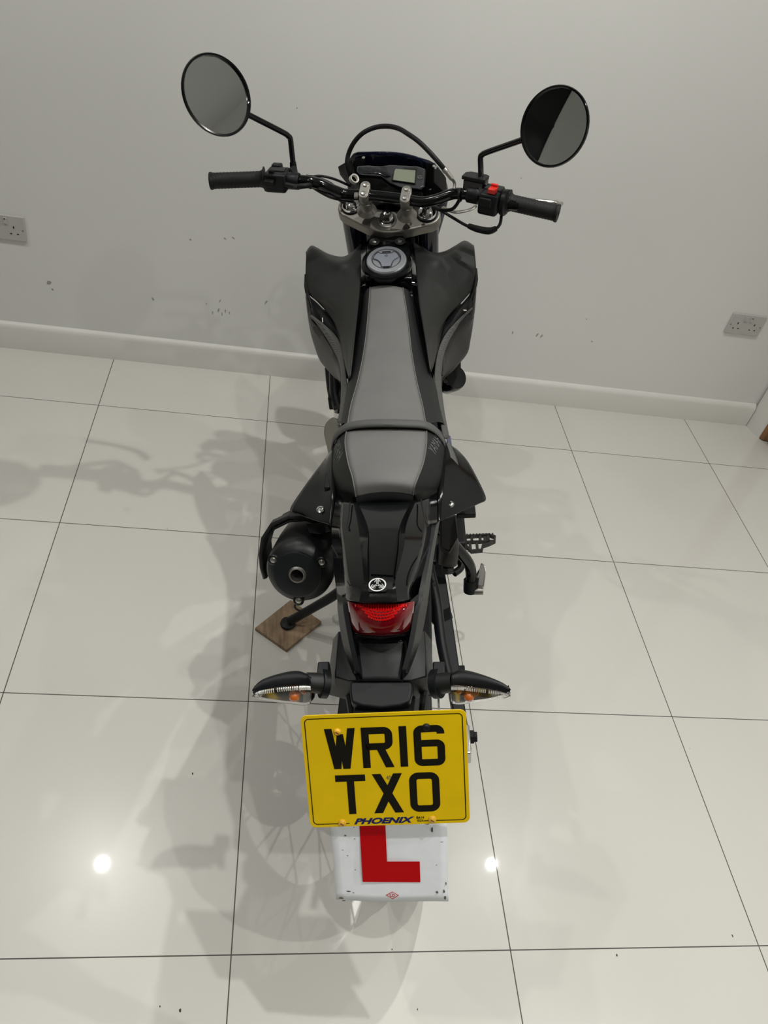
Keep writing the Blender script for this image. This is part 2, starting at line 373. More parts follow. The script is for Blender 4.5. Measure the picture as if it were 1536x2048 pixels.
# ---------------------------------------------------------------- the motorcycle's own frame
PSI, LAM = rad(4.9), rad(13.6)
B_O = Vector((1.002, -1.475, 0))
B_F = Vector((math.sin(PSI), math.cos(PSI), 0)); r0 = Vector((math.cos(PSI), -math.sin(PSI), 0))
B_R = r0 * math.cos(LAM) + Vector((0, 0, math.sin(LAM))); B_U = -r0 * math.sin(LAM) + Vector((0, 0, math.cos(LAM)))
BM = Matrix(((B_R.x, B_F.x, B_U.x, B_O.x), (B_R.y, B_F.y, B_U.y, B_O.y), (B_R.z, B_F.z, B_U.z, B_O.z), (0, 0, 0, 1)))
BI = BM.inverted()
bike = D.objects.new('motorcycle', None); COL.objects.link(bike); bike.matrix_world = BM
tag(bike, 'black and grey motorcycle with yellow number plate leaning on its side stand', 'motorcycle')
CB = BI @ CAM
def V(u, v, z=None, y=None, x=None):
    """measured photo point -> point in the motorcycle's frame, at a known height / station"""
    d = BI.to_3x3() @ (C_F + C_R * ((u - 768) / F_PX) - C_U * ((v - 1024) / F_PX))
    t = (z - CB.z) / d.z if z is not None else ((y - CB.y) / d.y if y is not None else (x - CB.x) / d.x)
    return CB + d * t
def VW(u, v, z):
    d = C_F + C_R * ((u - 768) / F_PX) - C_U * ((v - 1024) / F_PX)
    return CAM + d * ((z - CAM.z) / d.z)
def P(*t): return V(t[0], t[1], z=t[2])
def toB(p): return BI @ Vector(p)
def vB(d): return BI.to_3x3() @ Vector(d)
RK = rad(27); ST_A = Vector((0, 0.943, 1.08)); ST_AX = Vector((0, -math.sin(RK), math.cos(RK))); ST_FX = Vector((0, math.cos(RK), math.sin(RK)))
ST_M = Matrix.Rotation(rad(-11.1), 3, ST_AX)
def S(x, y, z): return ST_A + ST_M @ (Vector((x, y, z)) - ST_A)
def SV(x, y, z): return ST_M @ Vector((x, y, z))
UPZ = Vector((0, 0, 1))
def bolt(c, n, r, parent, name='bolt', m='steel', h=None):
    h = h or r * 0.6
    MB().lathe([(r * 1.25, 0), (r * 1.25, h * 0.25), (r, h * 0.3), (r * 0.95, h * 0.8), (r * 0.75, h), (r * 0.38, h), (r * 0.33, h * 0.5), (0, h * 0.5)], c, n, 16).build(name, m, parent, smooth=True)

# ---------------------------------------------------------------- wheels
def wheel(name, c, ax, R, wt, r_rim, nspoke=28):
    c = Vector(c); ax = Vector(ax).normalized(); u = ax.cross(Vector((0, 0, 1))).normalized(); v = ax.cross(u)
    n = 20; t = MB(); rings = []
    prof = []
    for j in range(n):
        a = 2 * math.pi * j / n
        prof.append((r_rim + (R - r_rim) * 0.5 + (R - r_rim) * 0.5 * math.cos(a), wt / 2 * math.sin(a) * (1.0 if math.cos(a) < 0.2 else 0.96)))
    K = 72
    for k in range(K + 1):
        b = 2 * math.pi * k / K; dd = u * math.cos(b) + v * math.sin(b)
        rings.append([c + dd * (r - (0.004 if (k % 3 == 0 and r > R - 0.02 and abs(h) > 0.012) else 0)) + ax * h for r, h in prof])
    t.rings(rings, caps=False)
    w_ = t.build(name, 'tyre_rubber', bike, smooth=True, label='black tyre')
    rm = MB().lathe([(r_rim + 0.012, -wt * 0.33), (r_rim + 0.014, -wt * 0.36), (r_rim - 0.004, -wt * 0.34), (r_rim - 0.012, -wt * 0.1), (r_rim - 0.012, wt * 0.1), (r_rim - 0.004, wt * 0.34), (r_rim + 0.014, wt * 0.36), (r_rim + 0.012, wt * 0.33)], c, ax, 64)
    rm.build('rim', 'rim_blue', w_, smooth=True, label='dark blue rim')
    MB().lathe([(0.008, -0.075), (0.022, -0.07), (0.022, -0.05), (0.035, -0.045), (0.035, -0.038), (0.024, -0.034), (0.024, 0.034), (0.035, 0.038), (0.035, 0.045), (0.022, 0.05), (0.022, 0.07), (0.008, 0.075)], c, ax, 28).build('hub', 'dull_steel', w_, smooth=True)
    for k in range(nspoke):
        s = 1 if k % 2 else -1; tw = (1 if (k // 2) % 2 else -1) * 0.85
        b = 2 * math.pi * k / nspoke
        p0 = c + ax * 0.040 * s + (u * math.cos(b + tw) + v * math.sin(b + tw)) * 0.031
        p1 = c + ax * 0.006 * s + (u * math.cos(b) + v * math.sin(b)) * (r_rim - 0.010)
        MB().tube([p0, p1], 0.0019, 6, 1).build('spoke', 'steel', w_)
    return w_
rw = wheel('rear_wheel', (0, 0, 0.312), (1, 0, 0), 0.312, 0.132, 0.222)
FA = ST_A - ST_AX * 0.86 + ST_FX * 0.075
FA = Vector((0, FA.y, FA.z)); 
fz = 0.298
k_ = (FA.z - fz) / ST_AX.z; FA = FA - ST_AX * k_
FAs = S(*FA); faxis = SV(1, 0, 0)
fw = wheel('front_wheel', FAs, faxis, 0.300, 0.105, 0.222)
MB().lathe([(0.10, -0.002), (0.148, -0.002), (0.148, 0.002), (0.10, 0.002), (0.10, -0.002)], FAs + faxis * -0.075, faxis, 48).build('brake_disc', 'steel', fw)
MB().lathe([(0.075, -0.002), (0.11, -0.002), (0.11, 0.002), (0.075, 0.002), (0.075, -0.002)], Vector((0.082, 0, 0.312)), (1, 0, 0), 48).build('brake_disc', 'steel', rw)
MB().lathe([(0.03, -0.003), (0.098, -0.003), (0.098, 0.003), (0.03, 0.003), (0.03, -0.003)], Vector((-0.08, 0, 0.312)), (1, 0, 0), 48).build('sprocket', 'dull_steel', rw)

# ---------------------------------------------------------------- swingarm, shock, frame, engine
sa = MB()
def arm(sgn):
    A_, B_ = Vector((sgn * 0.082, 0.50, 0.415)), Vector((sgn * 0.128, 0.02, 0.318))
    t = (B_ - A_).normalized(); n = t.cross(UPZ).normalized(); q = n.cross(t)
    sa.rings([[p + n * a * w1 + q * b * h1 for a, b in ((-1, -1), (1, -1), (1, 1), (-1, 1))] for p, w1, h1 in ((A_, .016, .036), (A_.lerp(B_, .5), .016, .030), (B_, .014, .022), (B_ + t * 0.06, .014, .02))])
arm(1); arm(-1)
sa.box((0, 0.42, 0.41), (0.09, 0.022, 0.03))
swing = sa.build('swingarm', 'satin_black', bike, bevel=0.004)
MB().tube([V(856, 1128, z=.50), V(872, 1200, z=.46), V(884, 1290, z=.41), V(902, 1372, z=.38)], 0.0125, 12, 6).build('brace_tube', 'satin_black', swing, smooth=True)
MB().tube([V(852, 1185, z=.46), V(874, 1245, z=.43)], 0.011, 12, 1).build('brace_tube', 'satin_black', swing, smooth=True)
for s in (-1, 1):
    MB().box((s * 0.128, -0.022, 0.318), (0.018, 0.034, 0.022)).build('chain_adjuster', 'steel', swing, bevel=0.003, label='silver chain adjuster')
MB().tube([(-0.155, 0, 0.312), (0.150, 0, 0.312)], 0.010, 14, 1).build('axle', 'dull_steel', swing)
nut = MB().lathe([(0, 0), (0.016, 0), (0.016, 0.008), (0.012, 0.010), (0.012, 0.016), (0, 0.016)], (0.146, -0.002, 0.312), (1, 0, 0), 6).build('axle_nut', 'matte_black', swing)
MB().box((0.135, 0.15, 0.332), (0.010, 0.014, 0.010)).build('hose_clip', 'matte_black', swing, bevel=0.002)
MB().tube([V(890, 1215, z=.375), V(896, 1225, z=.37), V(899, 1236, z=.37)], 0.008, 10, 3).build('hose_clip', 'matte_black', swing, smooth=True)
# chain
ch = MB()
for zc in (0.36, 0.245):
    ch.box((-0.08, 0.25, zc), (0.008, 0.27, 0.007), (Vector((1, 0, 0)), Vector((0, 1, 0.08 if zc > .3 else .12)).normalized(), UPZ))
ch.build('chain', 'dull_steel', bike)
# shock absorber, with reservoir at the right
sh = MB().tube([(0, 0.50, 0.40), (0, 0.40, 0.74)], 0.022, 14, 1).build('shock_absorber', 'dull_steel', bike, smooth=True)
sp = MB(); pts = []
for i in range(120):
    a = i / 120 * 7 * 2 * math.pi; f = i / 120; ctr = Vector((0, 0.49 - 0.07 * f, 0.43 + 0.22 * f)); pts.append(ctr + Vector((math.cos(a) * 0.036, math.sin(a) * 0.036, 0)))
sp.tube(pts, 0.006, 8, 1).build('coil_spring', 'rim_blue', sh, smooth=True)
MB().tube([V(890, 1062, z=.64), V(898, 1090, z=.60), V(895, 1128, z=.56)], [.018, .023, .021], 16, 3).build('reservoir', 'dark_metal', sh, smooth=True)
MB().lathe([(0, 0), (0.014, 0), (0.014, 0.016), (0, 0.018)], V(895, 1132, z=.555), (0, -1, -.5), 8).build('valve_cap', 'matte_black', sh)
# frame
fr = MB()
for s in (-1, 1):
    fr.tube([(s * 0.03, 0.97, 0.93), (s * 0.075, 0.80, 0.86), (s * 0.095, 0.58, 0.66), (s * 0.095, 0.50, 0.42), (s * 0.07, 0.52, 0.30)], 0.021, 12, 5)
    fr.tube([(s * 0.06, 0.60, 0.82), (s * 0.065, 0.30, 0.84), (s * 0.06, 0.0, 0.90), (s * 0.045, -0.14, 0.90)], 0.013, 10, 5)
    fr.tube([(s * 0.09, 0.52, 0.50), (s * 0.075, 0.25, 0.72), (s * 0.06, 0.03, 0.87)], 0.011, 10, 5)
    fr.tube([(s * 0.02, 1.03, 0.84), (s * 0.05, 1.0, 0.55), (s * 0.06, 0.85, 0.30), (s * 0.07, 0.52, 0.28)], 0.016, 10, 5)
fr.tube([ST_A + ST_AX * -0.035, ST_A + ST_AX * -0.22], 0.034, 18, 1)
frame = fr.build('frame', 'matte_black', bike, smooth=True)
en = MB()
en.prism([(-0.085, a, b) for a, b in ((.50, .31), (.55, .262), (.66, .245), (.80, .25), (.90, .29), (.94, .36), (.92, .43), (.85, .48), (.70, .50), (.60, .48), (.52, .42))], (0.17, 0, 0)).box((0, 0.84, 0.55), (0.06, 0.08, 0.10), (Vector((1, 0, 0)), Vector((0, .94, -.34)), Vector((0, .34, .94))))
for i in range(6):
    en.box((0, 0.80 + i * 0.006, 0.49 + i * 0.022), (0.075, 0.088, 0.003))
engine = en.build('engine', 'matte_black', bike, bevel=0.008)
for s in (-1, 1):
    MB().lathe([(0, 0.04), (0.06, 0.038), (0.085, 0.028), (0.092, 0.0)], (s * 0.09, 0.70, 0.37), (s, 0, 0), 28).build('crankcase_cover', 'dull_steel', engine, smooth=True)
# radiator, coolant parts
MB().box((0.125, 0.98, 0.72), (0.055, 0.016, 0.12)).box((-0.125, 0.98, 0.72), (0.055, 0.016, 0.12)).build('radiator', 'matte_black', bike, bevel=0.004)
MB().lathe([(0, 0.05), (0.030, 0.048), (0.034, 0.036), (0.034, 0.0), (0.02, -0.02)], V(893, 762, z=.66), (0.5, -0.6, 0.6), 24).build('coolant_cap', 'gloss_black', bike, smooth=True)
MB().tube([V(659, 735, z=.60), V(663, 775, z=.56), V(668, 800, z=.54)], 0.014, 10, 4).build('coolant_hose', 'matte_black', bike, smooth=True)
MB().tube([V(672, 745, z=.62), V(674, 790, z=.58), V(680, 815, z=.56)], 0.020, 10, 4).build('coolant_hose', 'satin_black', bike, smooth=True)
MB().tube([V(676, 810, z=.56), V(673, 826, z=.54)], 0.008, 8, 1).build('hose_clamp', 'steel', bike)
MB().box(V(664, 796, z=.56), (0.008, 0.03, 0.02)).build('cable_connector', 'matte_black', bike, bevel=0.003)
# beige frame cover seen left of the seat
vs, fs = grid([[P(664, 835, .70), P(652, 846, .69), P(648, 865, .68), P(653, 890, .675), P(660, 920, .67)],
               [P(670, 836, .71), P(668, 850, .70), P(667, 870, .69), P(668, 895, .685), P(672, 920, .68)],
               [P(674, 850, .73), P(680, 860, .72), P(682, 880, .71), P(684, 900, .70), P(684, 920, .70)]], 4, 4)
mesh_obj('frame_cover', vs, fs, 'beige_cover', bike, smooth=True, solid=0.006, label='beige grey frame cover')

# ---------------------------------------------------------------- fork, clamps, handlebar
for s in (-1, 1):
    t0 = Vector((s * 0.094, 0.985, 1.066)); t1 = Vector((s * 0.094, FA.y, FA.z)) + ST_AX * 0.0
    ax_ = ST_AX
    dn = t0 - ax_ * 0.72
    f_ = MB().tube([S(*(t0 - ax_ * 0.02)), S(*(t0 - ax_ * 0.42))], 0.0275, 24, 1)
    fo = f_.build('fork_tube', 'navy_gloss', bike, smooth=True)
    MB().tube([S(*(t0 - ax_ * 0.40)), S(*(t0 - ax_ * 0.86))], 0.022, 20, 1).build('fork_slider', 'steel', fo, smooth=True)
    MB().lathe([(0.0245, -0.01), (0.0235, 0.004), (0.021, 0.008), (0.019, 0.007), (0.013, 0.006), (0.012, 0.010), (0.006, 0.012), (0, 0.012)], S(*(t0 + ax_ * 0.0)), SV(*ax_), 28).build('fork_cap', 'chrome', fo, smooth=True)
    MB().lathe([(0.0248, 0.0), (0.0262, 0.001), (0.0262, -0.004)], S(*(t0 + ax_ * 0.002)), SV(*ax_), 28).build('cap_ring', 'matte_black', fo, smooth=True)
# top clamp: three-lobed plate
def clamp_outline():
    pts = []
    def arc(cx, cy, r, a0, a1, k=8):
        for i in range(k + 1):
            a = rad(a0 + (a1 - a0) * i / k); pts.append((cx + r * math.cos(a), cy + r * math.sin(a)))
    # local x right, y forward in clamp plane ; steering axis at 0,0
    arc(0.094, 0.030, 0.033, -80, 95)
    pts.extend([(0.066, 0.055), (0.04, 0.034), (0.0, 0.028), (-0.04, 0.034), (-0.066, 0.055)])
    arc(-0.094, 0.030, 0.033, 85, 260)
    pts.extend([(-0.074, -0.014), (-0.045, -0.026), (-0.018, -0.034), (0.0, -0.036), (0.018, -0.034), (0.045, -0.026), (0.074, -0.014)])
    return pts
co = [S(*(ST_A + Vector((a, 0, 0)) + ST_FX * b - ST_AX * 0.062)) for a, b in clamp_outline()]
tc = MB().prism(co, SV(*(ST_AX * 0.030))).build('top_clamp', 'cast_grey', bike, bevel=0.004, label='grey cast top fork clamp')
co2 = [S(*(ST_A + Vector((a, 0, 0)) + ST_FX * b - ST_AX * 0.26)) for a, b in clamp_outline()]
MB().prism(co2, SV(*(ST_AX * 0.035))).build('lower_clamp', 'matte_black', bike, bevel=0.004)
sn = S(*(ST_A - ST_AX * 0.032)); sax = SV(*ST_AX)
MB().lathe([(0.021, 0), (0.021, 0.002), (0.016, 0.003), (0.016, 0.016), (0.0135, 0.022), (0.008, 0.027), (0, 0.029)], sn, sax, 6).build('steering_nut', 'chrome', tc, smooth=True, angle=20)
MB().lathe([(0.0235, 0), (0.0235, 0.003), (0.019, 0.0035)], sn, sax, 28).build('washer', 'steel', tc, smooth=True)
MB().lathe([(0.030, 0.0), (0.034, 0.004), (0.034, 0.016), (0.026, 0.018), (0.024, 0.03), (0.020, 0.04)], ST_A - ST_AX * 0.105, ST_AX, 32).build('head_bearing_ring', 'dark_metal', bike, smooth=True)
# risers and bar clamps
for s_, bc in ((-1, P(730, 390, 1.128)), (1, P(812, 399, 1.120))):
    fx_ = SV(*ST_FX); xs = SV(1, 0, 0)
    rs = MB().lathe([(0.024, -0.052), (0.021, -0.047), (0.0155, -0.042), (0.0145, -0.040), (0.0145, -0.020), (0.0135, -0.0195), (0.0135, 0.004)], bc, sax, 28).build('handlebar_riser', 'cast_grey', bike, smooth=True)
    def capsule(r, h, hw=0.0125):
        o = []
        for i in range(24):
            a = 2 * math.pi * i / 24; o.append(bc + xs * r * math.cos(a) + fx_ * (r * math.sin(a) + (hw if math.sin(a) >= 0 else -hw)) + sax * h)
        return o
    MB().prism(capsule(0.0118, 0.002), sax * 0.016).build('bar_clamp', 'cast_grey', rs, bevel=0.0015, label='silver handlebar clamp')
    MB().prism(capsule(0.0104, 0.0182), sax * 0.0006).build('clamp_face', 'steel', rs)
    for q in (-1, 1):
        MB().lathe([(0.0068, 0), (0.0068, 0.0015), (0.0055, 0.0030), (0, 0.0036)], bc + fx_ * 0.0125 * q + sax * 0.0188, sax, 18).build('bolt', 'steel', rs, smooth=True)
bar_pts = [(420, 362, 1.182), (470, 359, 1.18), (525, 358, 1.177), (575, 360, 1.174), (612, 362, 1.170), (636, 367, 1.160), (652, 374, 1.151), (668, 381, 1.143), (683, 387, 1.136), (696, 389, 1.132), (735, 390, 1.128),
           (775, 394, 1.124), (813, 399, 1.120), (845, 404, 1.117), (872, 399, 1.122), (905, 388, 1.132), (932, 388, 1.135), (962, 393, 1.133), (1010, 406, 1.128), (1060, 415, 1.12), (1116, 426, 1.112)]
hb = MB().tube([P(*p) for p in bar_pts], 0.0125, 18, 5).build('handlebar', 'gloss_black', bike, smooth=True)
# grips: ribbed rubber with end flange
def grip(pa, pb, name='grip'):
    d = (pb - pa); L_ = d.length; d.normalize(); pr = [(0.004, 0), (0.0185, 0), (0.0195, 0.002), (0.0188, 0.006)]
    k = 14
    for i in range(k):
        h = 0.008 + (L_ - 0.020) * i / k; pr += [(0.0172, h), (0.0178, h + 0.003), (0.0172, h + 0.006)]
    pr += [(0.0185, L_ - 0.008), (0.021, L_ - 0.004), (0.0265, L_ - 0.002), (0.0265, L_), (0.012, L_)]
    return MB().lathe(pr, pa, d, 28).build(name, 'grip_rubber', bike, smooth=True, angle=50)
grip(P(420, 362, 1.182), P(530, 358, 1.177))
grip(P(1117, 427, 1.112), P(1016, 404, 1.127))
# switch housings
def frame_of(pa, pb):
    X = (pb - pa).normalized(); Z = (UPZ - X * X.z).normalized(); Y = Z.cross(X); return X, Y, Z
pa, pb = P(531, 358, 1.177), P(577, 361, 1.174); AX = frame_of(pa, pb); c = (pa + pb) / 2
sw = MB().box(c + AX[0] * .002, (0.0255, 0.027, 0.021), AX).build('switch_housing', 'satin_black', bike, bevel=0.006)
MB().box(c + AX[0] * .004 + AX[1] * 0.004 + AX[2] * 0.0215, (0.017, 0.010, 0.002), AX).build('rocker', 'shroud_plastic', sw, bevel=0.0015)
MB().box(c + AX[0] * -.006 + AX[1] * 0.028 + AX[2] * 0.014, (0.012, 0.009, 0.012), AX).build('beam_switch', 'satin_black', sw, bevel=0.004)
MB().box(c + AX[0] * -.006 - AX[1] * 0.014 + AX[2] * 0.022, (0.006, 0.005, 0.005), AX).build('indicator_switch', 'matte_black', sw, bevel=0.002)
MB().box(c + AX[0] * -.008 - AX[1] * 0.033 + AX[2] * 0.004, (0.011, 0.008, 0.007), AX).build('horn_button', 'matte_black', sw, bevel=0.003)
MB().tube([c + AX[0] * .02 - AX[1] * .02, c + AX[0] * .05 - AX[1] * .022 - AX[2] * .004, c + AX[0] * .075 - AX[1] * .012 - AX[2] * .004, P(640, 372, 1.14), P(690, 405, 1.11)], 0.006, 10, 5).build('switch_cable', 'matte_black', bike, smooth=True)
# clutch lever holder, mirror mount
pm = P(587, 362, 1.173)
MB().lathe([(0.0175, -0.014), (0.0185, -0.012), (0.0185, 0.012), (0.0175, 0.014), (0.0125, 0.014)], pm, AX[0], 24).build('lever_mount', 'satin_black', bike, smooth=True)
bolt(P(590, 374, 1.185), (0, -.4, 1), 0.0035, hb, m='matte_black')
MB().tube([P(590, 352, 1.155), P(560, 356, 1.145), P(510, 360, 1.140), P(462, 362, 1.140)], [0.010, 0.007, 0.0055, 0.006], 12, 5, squash=0.6).build('clutch_lever', 'dull_steel', bike, smooth=True)
# right housing
pa, pb = P(962, 395, 1.133), P(1010, 405, 1.128); AR = frame_of(pa, pb); c = (pa + pb) / 2
swr = MB().box(c - AR[0] * .002 - AR[1] * 0.004, (0.0225, 0.030, 0.024), AR).build('switch_housing', 'satin_black', bike, bevel=0.007)
MB().box(c - AR[0] * .002 + AR[1] * 0.006 + AR[2] * 0.0225, (0.020, 0.014, 0.004), AR).build('housing_lid', 'shroud_plastic', swr, bevel=0.002)
MB().box(P(985, 381, 1.160), (0.0085, 0.009, 0.005), AR).box(P(989, 373, 1.164), (0.008, 0.0035, 0.006), AR).build('kill_switch', 'switch_red', swr, bevel=0.0015, label='red engine stop switch')
MB().box(c - AR[0] * .006 - AR[1] * 0.032 + AR[2] * 0.006, (0.014, 0.006, 0.010), AR).build('starter_button', 'matte_black', swr, bevel=0.003)
MB().lathe([(0.0125, 0), (0.027, 0.0), (0.028, 0.004), (0.028, 0.010), (0.019, 0.014), (0.018, 0.018)], P(1005, 404, 1.128), AR[0], 28).build('throttle_collar', 'satin_black', swr, smooth=True)
# brake reservoir
rc = P(951, 358, 1.165)
rv = MB().box(rc - UPZ * 0.018, (0.025, 0.016, 0.020), (AR[0], AR[1], AR[2])).build('brake_reservoir', 'gloss_black', bike, bevel=0.004)
MB().prism([rc + AR[0] * a + AR[1] * b for a, b in ((-.0275, -.016), (-.0275, .008), (-.018, .017), (.020, .017), (.0275, .013), (.0275, -.016))], AR[2] * 0.008).build('reservoir_lid', 'satin_black', rv, bevel=0.0015)
MB().lathe([(0.0175, -0.014), (0.0185, -0.012), (0.0185, 0.012), (0.0175, 0.014), (0.0125, 0.014)], P(948, 390, 1.134), AR[0], 24).build('lever_mount', 'satin_black', bike, smooth=True)
MB().tube([P(965, 378, 1.13), P(1010, 392, 1.115), P(1050, 399, 1.108), P(1106, 404, 1.10), P(1122, 409, 1.098)], [0.009, 0.007, 0.006, 0.0065, 0.0085], 12, 5, squash=0.7).build('brake_lever', 'steel', bike, smooth=True, label='silver front brake lever')
# throttle cable below the right grip
MB().tube([P(868, 412, 1.09), P(905, 435, 1.07), P(935, 452, 1.07), P(960, 459, 1.07), P(985, 460, 1.075), P(999, 450, 1.085), P(1003, 430, 1.10)], 0.0035, 10, 6).build('throttle_cable', 'matte_black', bike, smooth=True)
MB().tube([P(938, 452, 1.07), P(955, 458, 1.07), P(978, 462, 1.072), P(992, 457, 1.08)], [0.006, 0.0075, 0.008, 0.006], 12, 4).build('cable_adjuster', 'matte_black', bike, smooth=True)
MB().tube([P(690, 400, 1.115), P(668, 372, 1.14), P(640, 358, 1.155), P(612, 352, 1.165)], 0.0035, 8, 5).build('wiring_cable', 'matte_black', bike, smooth=True)
MB().tube([P(706, 402, 1.11), P(668, 395, 1.13), P(645, 385, 1.14), P(624, 372, 1.15)], 0.005, 8, 5).build('wiring_cable', 'matte_black', bike, smooth=True)
MB().tube([P(700, 372, 1.11), P(668, 358, 1.145), P(640, 352, 1.16), P(618, 355, 1.165)], 0.003, 8, 5).build('wiring_cable', 'matte_black', bike, smooth=True)
MB().tube([P(920, 398, 1.12), P(905, 418, 1.10), P(880, 420, 1.09), P(862, 410, 1.09)], 0.004, 8, 5).build('wiring_cable', 'matte_black', bike, smooth=True)
MB().tube([P(885, 415, 1.085), P(910, 424, 1.08), P(938, 420, 1.085), P(952, 412, 1.09)], 0.006, 8, 5, squash=.5).build('cable_guide', 'dull_steel', bike, smooth=True)
for u, v, zz in ((621, 372, 1.165), (921, 398, 1.133)):
    MB().lathe([(0.0125, -0.002), (0.0150, -0.002), (0.0150, 0.002), (0.0125, 0.002)], P(u, v - 8, zz), (P(u + 20, v - 6, zz) - P(u, v - 8, zz)), 18).build('cable_tie', 'matte_black', hb)
MB().box(P(712, 391, 1.150), (0.004, 0.013, 0.002)).build('clamp_mark', 'dull_steel', hb)
# brake hose arching over the meter
hose = [(890, 340, 1.185), (875, 322, 1.205), (855, 300, 1.225), (836, 282, 1.24), (816, 268, 1.248), (797, 257, 1.25), (775, 252.5, 1.25), (750, 255, 1.245), (726, 266, 1.235), (708, 285, 1.215), (697, 308, 1.19), (694, 330, 1.168), (698, 348, 1.145), (703, 366, 1.115)]
bh = MB().tube([P(*p) for p in hose], 0.0054, 14, 6).build('brake_hose', 'matte_black', bike, smooth=True)
MB().tube([P(888, 338, 1.187), P(891.5, 342, 1.184), P(894, 345, 1.181)], [0.0064, 0.0064, 0.0052], 14, 1).build('hose_ferrule', 'dull_steel', bh, smooth=True)
MB().tube([P(893, 344, 1.182), P(904, 358, 1.168)], 0.0052, 14, 1).build('hose_sleeve', 'cast_grey', bh, smooth=True)
MB().tube([P(903, 357, 1.169), P(909, 366, 1.158), P(908, 378, 1.148)], 0.0034, 12, 4).build('hose_pipe', 'dull_steel', bh, smooth=True)
# white cable ring
MB().lathe([(0.0080, -0.004), (0.0108, -0.005), (0.0108, 0.005), (0.0080, 0.004), (0.0080, -0.004)], P(708, 358, 1.150), (0.55, -0.55, .6), 28).build('hose_guide_ring', 'white_plastic', bike, smooth=True)

# ---------------------------------------------------------------- mirrors
def mirror(pc, r, n, elbow, base, mount, rot=None):
    n = n.normalized()
    m_ = MB().lathe([(0, -0.020), (r * 0.35, -0.0185), (r * 0.7, -0.014), (r * 0.93, -0.006), (r, 0.0), (r * 1.005, 0.003), (r * 0.985, 0.0058), (r * 0.94, 0.0052), (r * 0.93, 0.001)], pc, n, 48).build('mirror', 'gloss_black', bike, smooth=True)
    gl = []; K = 9
    for i in range(K + 1):
        q = i / K; gl.append((r * 0.94 * q, 0.0022 - (q * q) * 0.0018))
    MB().lathe(gl, pc, n, 48).build('mirror_glass', 'mirror_glass', m_, smooth=True)
    end = pc - n * 0.012
    MB().tube([end, end.lerp(elbow, 0.5), end.lerp(elbow, 0.90), end.lerp(elbow, .97).lerp(base, .03), elbow.lerp(base, 0.10), elbow.lerp(base, 0.5), base], 0.0064, 14, 4).build('mirror_stem', 'gloss_black', m_, smooth=True)
    MB().tube([base.lerp(elbow, 0.18), base, mount], [0.0078, 0.0088, 0.0125], 6, 1).build('stem_boot', 'satin_black', m_)
    return m_
ML = P(433, 191, 1.375); MR = P(1109, 254, 1.300)
toL = (CB - ML).normalized(); toR = (CB - MR).normalized()
RB = vB(C_R); UB = vB(C_U)
a20 = rad(20)
nL = toL + (RB * math.cos(a20) + UB * math.sin(a20)) * math.tan(rad(31)) * 0.95 + UB * 0.10
nR = toR + (RB * -math.cos(a20) + UB * math.sin(a20)) * math.tan(rad(31)) * 0.95 - UB * 0.06
mirror(ML, 0.0785, nL, P(580, 272, 1.255), P(587, 335, 1.19), P(588, 356, 1.176))
mirror(MR, 0.0745, nR, P(961, 309, 1.210), P(962, 365, 1.16), P(962, 392, 1.135))

# ---------------------------------------------------------------- meter and front cowl
q0 = [P(*p) for p in ((714, 333, 1.165), (735, 331, 1.167), (762, 333, 1.167), (780, 330, 1.168), (835, 333, 1.163), (850, 338, 1.158), (846, 372, 1.138), (838, 378, 1.134), (800, 374, 1.138), (780, 366, 1.142), (762, 352, 1.152), (720, 349, 1.157), (713, 343, 1.160))]
mt = MB().prism(q0, SV(0, 0.035, -0.015)).build('speedometer', 'meter_face', bike, bevel=0.002, label='digital instrument panel')
def on_meter(u, v, lift=0.002):
    # plane through three corners of the face
    a, b, c_ = q0[0], q0[5], q0[8]; n = (b - a).cross(c_ - a).normalized(); n = n if n.z > 0 else -n
    d = BI.to_3x3() @ (C_F + C_R * ((u - 768) / F_PX) - C_U * ((v - 1024) / F_PX))
    t = (a + n * lift - CB).dot(n) / d.dot(n); return CB + d * t, n
def mpoly(pts, name, m, parent, lift, th=0.001, **k):
    r = [on_meter(u, v, lift) for u, v in pts]; return MB().prism([p for p, n in r], r[0][1] * th).build(name, m, parent, **k)
mpoly([(786, 334), (834, 338), (831, 368), (783, 361)], 'screen_bezel', 'matte_black', mt, 0.003, bevel=0.0004)
mpoly([(790, 338), (831, 341), (829, 366), (786, 360)], 'screen', 'lcd', mt, 0.0045, 0.0006, label='pale green liquid crystal screen')
mpoly([(718, 334), (760, 333), (782, 345), (782, 352), (770, 353), (758, 347), (720, 347), (715, 341)], 'warning_light_panel', 'meter_lens', mt, 0.003, bevel=0.0005)
for i in range(4):
    u = 728 + i * 9.5
    mpoly([(u + 3.4 * math.cos(a), 340.5 + 3 * math.sin(a)) for a in [2 * math.pi * j / 12 for j in range(12)]], 'warning_light', 'matte_black', mt, 0.0042, 0.0003)
def badge_rings(place, s, parent, m1, name='badge', m2=None):
    """round emblem: ring with three crossed forks"""
    vs, fs = ribbon([(math.cos(2 * math.pi * i / 32), math.sin(2 * math.pi * i / 32)) for i in range(32)], 0.17, True)
    vv = [(v.x, v.y) for v in vs]; ff = list(fs)
    for k in range(3):
        a = rad(90 + 120 * k)
        for path, wd in (([(-0.085, 0.10), (-0.085, 0.92)], 0.075), ([(0.085, 0.10), (0.085, 0.92)], 0.075), ([(-0.34, 0.42), (-0.27, 0.66), (-0.10, 0.82)], 0.07), ([(0.34, 0.42), (0.27, 0.66), (0.10, 0.82)], 0.07)):
            v2, f2 = ribbon(path, wd); n0 = len(vv)
            vv += [(p.x * math.sin(a) + p.y * math.cos(a), -p.x * math.cos(a) + p.y * math.sin(a)) for p in v2]; ff += [[i + n0 for i in f] for f in f2]
    return mesh_obj(name, [place(x * s, y * s) for x, y in vv], ff, m1, parent)
